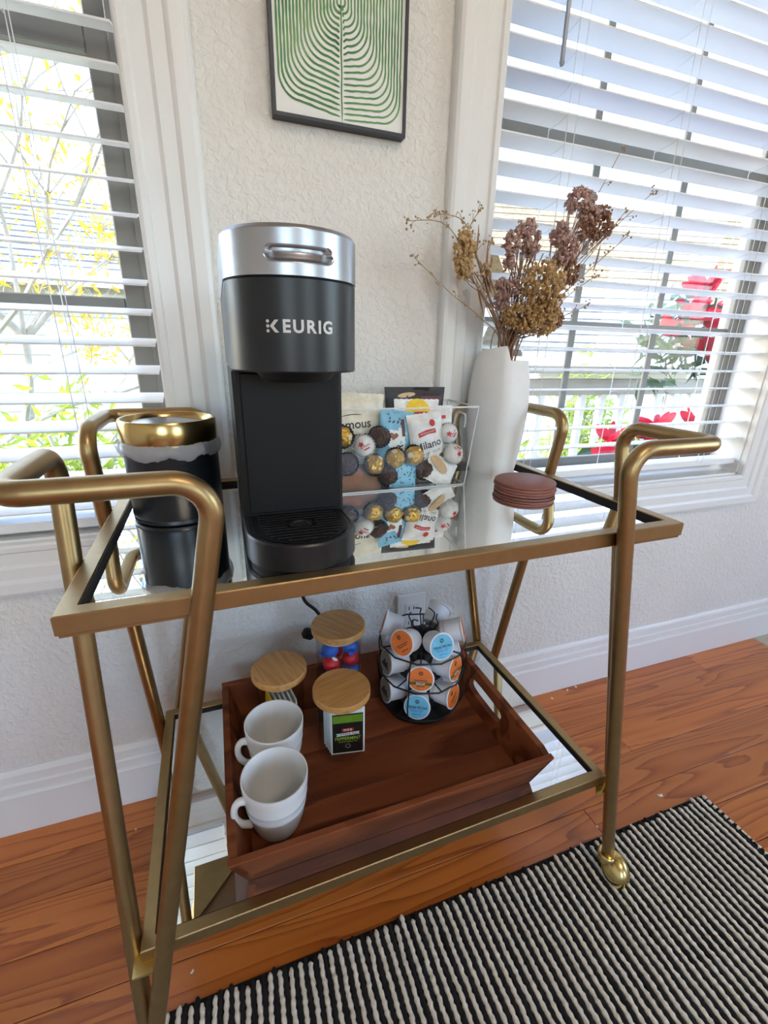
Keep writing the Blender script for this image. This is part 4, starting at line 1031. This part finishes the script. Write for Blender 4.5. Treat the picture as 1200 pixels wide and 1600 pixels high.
# ------------------------------------------------------------------ cup carousel
QX, QY = .212, -.172
rack = thing('cup_carousel', 'black wire carousel holding coffee pods on the tray', 'pod holder', (QX, QY, FL))
MB().lathe([(0,0),(.072,0),(.074,.001),(.074,.004),(.070,.006),(.02,.008),(.012,.012),(0,.012)], 40).build('base_plate', M['wire'], rack, 40)
MB().lathe([(0,.008),(.0095,.008),(.0095,.172),(.007,.176),(0,.176)], 20).build('centre_post', M['wire'], rack, 40)
RR = .086
def ringpts(z, r, n=12, a0=0): return [(r*math.cos(a0+2*PI*k/n), r*math.sin(a0+2*PI*k/n), z) for k in range(n)]
tiers = [.018, .084, .150]
fr_ = math.atan2(-.695, -.334)
for k, z in enumerate(tiers):
    MB().tube(ringpts(z, RR), .0017, 6, closed=True).build('wire_ring', M['wire'], rack, 60)
    MB().lathe([(.010,z-.012),(.048,z-.006),(.048,z-.0045),(.010,z-.010)], 24, closed=True).build('tier_plate', M['wire'], rack, 40)
    for j in range(6):
        a = fr_+PI/6*(k % 2 == 1)*0+(0 if k < 2 else PI/6)+PI/6+2*PI*j/6
        d = Vector((math.cos(a), math.sin(a), 0)); 
        MB().tube([d*.010+Vector((0,0,z-.008)), d*.05+Vector((0,0,z-.003)), d*RR+Vector((0,0,z))], .0015, 5).build('wire_spoke', M['wire'], rack, 60)
for j in range(6):
    a = 2*PI*j/6+.3; d = Vector((math.cos(a), math.sin(a), 0)); s = Vector((-d.y, d.x, 0))
    MB().tube(smooth_path([d*.009+Vector((0,0,.165)), d*.020+Vector((0,0,.172)), d*.030+Vector((0,0,.190)), d*.026+Vector((0,0,.200)), s*.012+d*.024+Vector((0,0,.203))], 3), .0014, 5).build('crown_wire', M['wire'], rack, 60)
for z0, z1 in ((0,1),(1,2)):
    for j in range(4):
        a = 2*PI*j/4+.9; d = Vector((math.cos(a), math.sin(a), 0))
        MB().tube(smooth_path([d*RR+Vector((0,0,tiers[z0])), d*(RR+.005)+Vector((0,0,(tiers[z0]+tiers[z1])/2)), d*RR+Vector((0,0,tiers[z1]))], 4), .0014, 5).build('side_wire', M['wire'], rack, 60)
# pods: local +z points out of the lid
pod_me = MB().lathe([(0,-.044),(.0165,-.044),(.0185,-.0425),(.0190,-.036),(.0215,-.034),(.0228,-.004),(.0252,-.0025),(.0256,-.0010),(.0256,.0),(.0248,.0004),(0,.0004)], 36).mesh('pod_cup', M['kcup'], 35)
lid_me = {k: MB().lathe([(0,.0010),(.0226,.0010),(.0230,.0003),(0,.0003)], 36).mesh('foil_lid', M[k], 40) for k in ('orange','blue','grey')}
def zf0(c): return Vector((c.x, c.y, .0013))
lt_pecan = text_mesh('TEXAS PECAN', .0066, M['darkink'], .00015, fn=lambda c: Vector((c.x, c.y-.0005, .0013)), sx=.9)
lt_decaf = text_mesh('DECAF', .0055, M['paper'], .0001, fn=lambda c: Vector((c.x, c.y-.0085, .0016)))
emb = MB()
for k in range(10):
    a0 = k*.62; emb.prism([(r*math.cos(a0+da)*.001, r*math.sin(a0+da)*.001+.0115) for r, da in ((1.2,0),(4.2,.35),(4.4,.75),(1.6,.5))], .0011, .0013)
emb_me = emb.mesh('emblem', M['darkink'], 0)
lines = MB()
for (w, y) in ((.026,-.0025),(.020,-.0060),(.015,-.014)): lines.box(-w/2, w/2, y-.0007, y+.0007, .0010, .0013)
lines_me = lines.mesh('small_print', M['darkink'], 0)
lines2 = MB()
for (w, y) in ((.026,-.0055),(.022,-.0085),(.016,-.014)): lines2.box(-w/2, w/2, y-.0004, y+.0004, .0010, .0013)
lines2_me = lines2.mesh('small_print', M['cblue'], 0)
band_me = MB().box(-.0212, .0212, -.0110, -.0060, .0010, .0014).mesh('green_band', M['dgreen'], 0)
hills_me = MB().prism([(-.016,-.010),(-.006,.006),(0,-.001),(.005,.004),(.014,-.010)], .0010, .0013).mesh('hill_print', M['darkink'], 0)
names = {'orange': 'orange-lidded', 'blue': 'blue-lidded', 'decaf': 'orange-lidded decaf', 'grey': 'grey-lidded'}
def pod(kind, tier, ang, tilt, label, roll=0, rad=.0775, dz=.028):
    d = Vector((math.cos(ang), math.sin(ang), 0)); nrm = d*math.cos(tilt)+Vector((0,0,math.sin(tilt)))
    t = thing('coffee_pod', label, 'coffee pod', (QX+d.x*rad, QY+d.y*rad, FL+tiers[tier]+dz), group='coffee pods in the carousel')
    t.rotation_euler = (nrm_to(nrm) @ Matrix.Rotation(roll, 4, 'Z')).to_euler()
    inst('cup', pod_me, t); l = inst('foil_lid', lid_me['orange' if kind == 'decaf' else kind], t)
    if kind == 'blue': inst('lettering', lt_pecan, l); inst('emblem', emb_me, l); inst('small_print', lines2_me, l)
    if kind == 'orange': inst('emblem', emb_me, l); inst('small_print', lines_me, l)
    if kind == 'decaf': inst('emblem', emb_me, l); inst('small_print', lines_me, l); inst('green_band', band_me, l); inst('lettering', lt_decaf, l)
    if kind == 'grey': inst('hill_print', hills_me, l)
st = PI/3; T0 = .32
pod('orange', 2, fr_-st/2, T0, 'orange-lidded pod at front left of the top tier', .8, .074)
pod('blue', 2, fr_+st/2, T0, 'blue-lidded pecan coffee pod on the top tier', 0, .074)
pod('orange', 2, fr_-1.5*st, .25, 'orange-lidded pod at the far left of the top tier', 0)
pod('orange', 2, fr_+1.5*st, .25, 'orange-lidded pod at the far right of the top tier', 0)
pod('grey', 2, fr_+2.5*st, .55, 'white pod facing away at the back right of the top tier', 0, .070, .036)
pod('decaf', 1, fr_+.02, .22, 'orange-lidded decaf pod at the front of the middle tier')
pod('grey', 1, fr_-st, .15, 'grey-lidded pod at the left of the middle tier')
pod('decaf', 1, fr_+st, .15, 'orange-lidded decaf pod at the right of the middle tier')
pod('orange', 1, fr_+2*st, .15, 'pod at the back right of the middle tier'); pod('orange', 1, fr_-2*st, .15, 'pod at the back left of the middle tier')
pod('blue', 0, fr_-.03, .22, 'blue-lidded pecan coffee pod on the bottom tier')
pod('grey', 0, fr_-st, .15, 'grey-lidded pod at the left of the bottom tier')
pod('orange', 0, fr_+st, .15, 'orange-lidded pod at the right of the bottom tier', .5)
pod('blue', 0, fr_+2*st, .15, 'pod at the back right of the bottom tier'); pod('orange', 0, fr_-2*st, .15, 'pod at the back left of the bottom tier')

# ------------------------------------------------------------------ rug
RX0, RX1, RY0, RY1 = -.62, .822, -1.15, -.402
rug = thing('striped_rug', 'black and cream striped woven rug under the cart front', 'rug', (RX0, RY1, 0))
MB().cbox(0, RX1-RX0, RY0-RY1, -.002, .0005, .0055, .001).build('backing', M['yblack'], rug)
pitch = .0162; nrow = int((RX1-RX0)/pitch)
def yarn_mesh(seed, r, mat, amp, wob, per):
    q = random.Random(seed); L = RY1-RY0; n = int(L/.0042); P = []; rads = []; y = 0
    ph = q.uniform(0, 6); l0 = q.uniform(.000,.010)
    for i in range(n+1):
        y = -l0-(L-l0-.004)*i/n
        x = wob*(MN.noise(Vector((y*22, seed*3.3, 0)))+.6*MN.noise(Vector((y*75, seed*7.7, 2))))
        P.append((x, y, .0072+.0006*MN.noise(Vector((y*40, seed, 5))))); rads.append(r*(1+amp*math.sin(y*2*PI/per+ph+1.5*MN.noise(Vector((y*30, seed, 9))))+.12*MN.noise(Vector((y*60, seed, 1)))))
    rads[0] *= .5; rads[-1] *= .5
    return MB().tube(P, r, 7, rads=rads).mesh('yarn_row', mat, 70)
wy = [yarn_mesh(10+k, .0041, M['ywhite'], .22, .0028, .0115) for k in range(6)]
by = [yarn_mesh(30+k, .0046, M['yblack'], .12, .0020, .0125) for k in range(5)]
rq = random.Random(2)
for k in range(nrow):
    x = .006+pitch*k; sh = .10*0
    inst('yarn_row', by[rq.randrange(5)], rug, (x, rq.uniform(-.004,.002), 0))
    inst('yarn_row', wy[rq.randrange(6)], rug, (x+pitch*.5, rq.uniform(-.006,.001), .0007))
inst('yarn_row', by[0], rug, (RX1-RX0-.002, 0, 0))
rug.rotation_euler = (0, 0, 0)
# scraps on the floor
sm_ = MB().add([(-.004,-.003,.0004),(.0045,-.002,.0006),(.003,.004,.002),(-.003,.003,.0009),(0,0,.0032)], [(0,1,4),(1,2,4),(2,3,4),(3,0,4),(3,2,1,0)]).mesh('paper_scrap', M['paper'], 0)
for lb, x, y, s in (('tiny white crumb on the floor beside the left front leg', -.251,-.363,.8), ('tiny white crumb on floorboards left of the cart', -.371,-.084,.6), ('white paper scrap by the baseboard, middle of three', .768,-.028,1), ('white paper scrap by the baseboard, right of three', .802,-.024,1.1),
                    ('white paper scrap by the baseboard, left of three', .701,-.042,.9), ('small crumb by the baseboard behind the right leg', .924,-.024,.8), ('tiny crumb on floorboards above the brass caster', .544,-.383,.7), ('pale sliver on floorboards above the rug corner', .735,-.372,1.6)):
    o = inst('paper_scrap', sm_, loc=(x, y, 0.0), rot=(0,0,R_.uniform(0,6))); o.scale = (s, s*.8, s*.7); tag(o, lb, 'scrap', 'scraps on the floor')

# ------------------------------------------------------------------ outdoors
struct(MB().box(-14, 16, .14, 16, -.62, -.6).build('ground', M['grass'], smooth=0))
struct(MB().box(-.2, 5.5, .16, 1.5, -.16, -.06).build('porch_deck', M['rail'], smooth=0))
rail = thing('porch_railing', 'weathered wooden porch railing outside the right window', 'railing', (1.2, 1.3, -.06))
MB().cbox(-.6, 3.4, -.06, .06, .90, .942, .004).build('top_rail', M['rail'], rail)
MB().cbox(-.6, 3.4, -.02, .02, .78, .87, .004).build('upper_rail', M['rail'], rail)
MB().cbox(-.6, 3.4, -.02, .02, .30, .36, .004).build('lower_rail', M['rail'], rail)
bm_ = MB().cbox(-.02, .02, -.018, .018, .34, .80, .003).mesh('baluster', M['siding'], 0)
for k in range(26): inst('baluster', bm_, rail, (-.5+.145*k, 0, 0))
for x in (-.55, 3.35): MB().cbox(x-.05, x+.05, -.05, .05, 0, 1.02, .004).build('post', M['rail'], rail)
def leaves(mb, c, rad, n, L, w, seed, flat=0.3):
    q = random.Random(seed)
    for k in range(n):
        d = Vector((q.gauss(0,1), q.gauss(0,1), q.gauss(0,1))).normalized(); p = Vector(c)+Vector((d.x*rad[0], d.y*rad[1], d.z*rad[2]))*q.uniform(.35,1)
        e = Vector((q.gauss(0,1), q.gauss(0,1), q.gauss(0,1)-flat)).normalized(); s = e.orthogonal().normalized(); l = L*q.uniform(.6,1.3); ww = w*q.uniform(.7,1.2)
        u = e.cross(s)*ww*.35
        mb.add([p, p+e*l*.5-s*ww+u, p+e*l, p+e*l*.5+s*ww+u], [(0,1,2),(0,2,3)])
def plant(name, label, loc, reds, seed, pot_h=.22, red=True, zc=.5, spread=(.28,.2,.26)):
    t = thing(name, label, 'plant', loc); q = random.Random(seed)
    MB().lathe([(0,0),(.08,0),(.11,pot_h-.02),(.115,pot_h),(.10,pot_h),(.09,pot_h-.03),(0,pot_h-.03)], 24).build('pot', M['rail'], t, 40)
    mb = MB(); mb.tube(smooth_path([(0,0,pot_h-.03),(.01,0,zc*.6),(0,0,zc+.05)], 5), .008, 6); mb.build('stem', M['bark'], t, 60)
    mb = MB(); leaves(mb, (0,0,zc-.04), spread, 150, .10, .028, seed); o = mb.build('foliage', M['ldark'], t, 0); o['kind'] = 'stuff'
    bm1 = MB(); leaf_mesh(bm1, (0,0,0), (0,0,1), .095, .024, .35); me = bm1.mesh('bract', M['bract'], 60)
    for k in range(reds):
        c = Vector((q.uniform(-1,1)*spread[0], q.uniform(-1,.4)*spread[1]-.05, zc+q.uniform(-.6,1)*spread[2])); c0 = q.uniform(0,6)
        for j in range(6):
            inst('bract', me, t, c, (1.15+q.uniform(-.3,.3), q.uniform(-.2,.2), c0+j*1.05))
    return t
plant('flowering_plant', 'tall red flowering plant outside the right window', (2.14, 1.0, -.06), 20, 3, zc=1.10, spread=(.30,.16,.26))
plant('flowering_plant', 'low pink-red flowering plant by the porch railing foot', (1.72, .72, -.06), 9, 8, zc=.58, spread=(.30,.12,.12))
def shrub(name, label, loc, rad, n, mat, seed, L=.09, w=.012, cat='shrub'):
    t = thing(name, label, cat, loc); mb = MB(); leaves(mb, (0,0,rad[2]), rad, n, L, w, seed, -.4); o = mb.build('foliage', M[mat], t, 0); o['kind'] = 'stuff'
    mb = MB(); q = random.Random(seed)
    for k in range(7): mb.tube(smooth_path([(0,0,0), (q.uniform(-.3,.3)*rad[0], q.uniform(-.3,.3)*rad[1], rad[2]*.8), (q.uniform(-.8,.8)*rad[0], q.uniform(-.8,.8)*rad[1], rad[2]*1.6)], 4), .008, 5)
    mb.build('branches', M['bark'], t, 60); return t
shrub('garden_shrub', 'yellow-green bamboo-like shrub beyond the porch railing', (2.95, 2.45, -.6), (.36,.3,.80), 900, 'lgreen', 11, .16, .014)
shrub('garden_shrub', 'low green shrubs showing between the railing balusters', (3.0, 2.2, -.6), (1.1,.35,.50), 1300, 'lgreen', 12, .12, .014)
shrub('garden_shrub', 'bright green shrub low outside the left window', (-.95, 1.9, -.6), (.55,.4,.70), 1200, 'lgreen', 13, .10, .014)
# neighbouring houses
def house(name, label, loc, w, d, h, rh, rz, roofmat, nb=12, ns=14, gable_front=False):
    t = thing(name, label, 'house', loc, rz)
    MB().box(-w/2+.02, w/2-.02, .03, d, 0, h).build('wall', M['siding'], t, 0)
    bh = h/nb; me = MB().add([(-w/2,0,0),(w/2,0,0),(w/2,.018,bh),(-w/2,.018,bh),(-w/2,.03,0),(w/2,.03,0),(w/2,.03,bh),(-w/2,.03,bh)], [(0,1,2,3),(0,4,5,1),(3,2,6,7),(0,3,7,4),(1,5,6,2)]).mesh('siding_board', M['siding'], 0)
    for k in range(nb): inst('siding_board', me, t, (0,0,k*bh))
    sl = math.hypot(d/2+.3, rh); sh = sl/ns; ang = math.atan2(rh, d/2+.3)
    cm_ = MB().add([(-w/2-.3,0,.015),(w/2+.3,0,.015),(w/2+.3,sh+.02,.002),(-w/2-.3,sh+.02,.002),(-w/2-.3,0,-.01),(w/2+.3,0,-.01),(w/2+.3,sh+.02,-.01),(-w/2-.3,sh+.02,-.01)], [(0,1,2,3),(4,7,6,5),(0,4,5,1),(0,3,7,4),(1,5,6,2),(2,6,7,3)]).mesh('shingle_course', roofmat, 0)
    rf = MB().add([(-w/2-.28,-.28,h-.03),(w/2+.28,-.28,h-.03),(w/2+.28,d/2,h+rh-.05),(-w/2-.28,d/2,h+rh-.05),(w/2+.28,d+.3,h-.03),(-w/2-.28,d+.3,h-.03)], [(0,1,2,3),(3,2,4,5)]).build('roof', roofmat, t, 0)
    for k in range(ns):
        s = k*sh; inst('shingle_course', cm_, rf, (0, -.3+s*math.cos(ang), h-.02+s*math.sin(ang)), (ang,0,0))
    MB().cbox(-w/2-.3, w/2+.3, -.33, -.30, h-.12, h+.0, .003).build('fascia', M['sashw'], t, 0)
    for x in (-w*.25, w*.22):
        wd = MB().cbox(x-.45, x+.45, -.01, .02, h*.35, h*.8, .004).build('window', M['sashw'], t, 0)
        MB().box(x-.38, x+.38, -.013, -.008, h*.38, h*.77).build('pane', M['pane'], wd, 0)
    return t
house('neighbour_house', 'neighbouring house with tan shingle roof seen through right window', (8.0, 6.4, -.6), 5.5, 4.2, 2.5, 2.1, math.radians(-12), M['shingle'])
house('garden_shed', 'low pale outbuilding with grey roof beyond the porch', (4.2, 3.4, -.6), 1.8, 1.5, 1.5, .8, math.radians(-15), M['greyroof'], 8, 9)
house('neighbour_house', 'pale neighbouring house behind yellow leaves, left window', (-2.2, 4.6, -.6), 4.5, 3.0, 2.15, 1.0, math.radians(5), M['greyroof'])
# tree with yellow leaves outside the left window
tree = thing('autumn_tree', 'thin tree with yellow leaves outside the left window', 'tree', (-1.35, 2.1, -.6))
tq = random.Random(21); br = MB(); lf = MB(); tips = []
def grow(p, d, L, r, lev):
    P = [p]; q = p
    for k in range(5):
        d2 = (d+Vector((tq.gauss(0,.16), tq.gauss(0,.16), tq.gauss(0,.12)))).normalized(); q = q+d2*L/5; P.append(q); d = d2
    br.tube(P, r, 6 if lev < 2 else 4, rads=[r*(1-.55*i/5) for i in range(6)])
    if lev >= 2: tips.extend(P[2:])
    if lev < 4:
        for k in range(4 if lev < 3 else 3):
            i = tq.randint(2, 5); dd = (d+Vector((tq.uniform(-1,1), tq.uniform(-.7,.5), tq.uniform(-.55,.7)))).normalized()
            grow(P[i], dd, L*tq.uniform(.5,.75), r*.5, lev+1)
grow(Vector((0,0,0)), Vector((.1,-.05,1)), 1.6, .040, 0)
grow(Vector((.05,0,1.0)), Vector((.75,-.2,.5)), 1.1, .016, 1)
grow(Vector((.05,0,1.4)), Vector((.7,-.25,.8)), 1.2, .016, 1)
br.build('branches', M['bark'], tree, 60)
for p in tips:
    for k in range(2):
        leaves(lf, p, (.06,.06,.06), 1, .055, .009, tq.randrange(10**6), .5)
o = lf.build('foliage', M['lyellow'], tree, 0); o['kind'] = 'stuff'
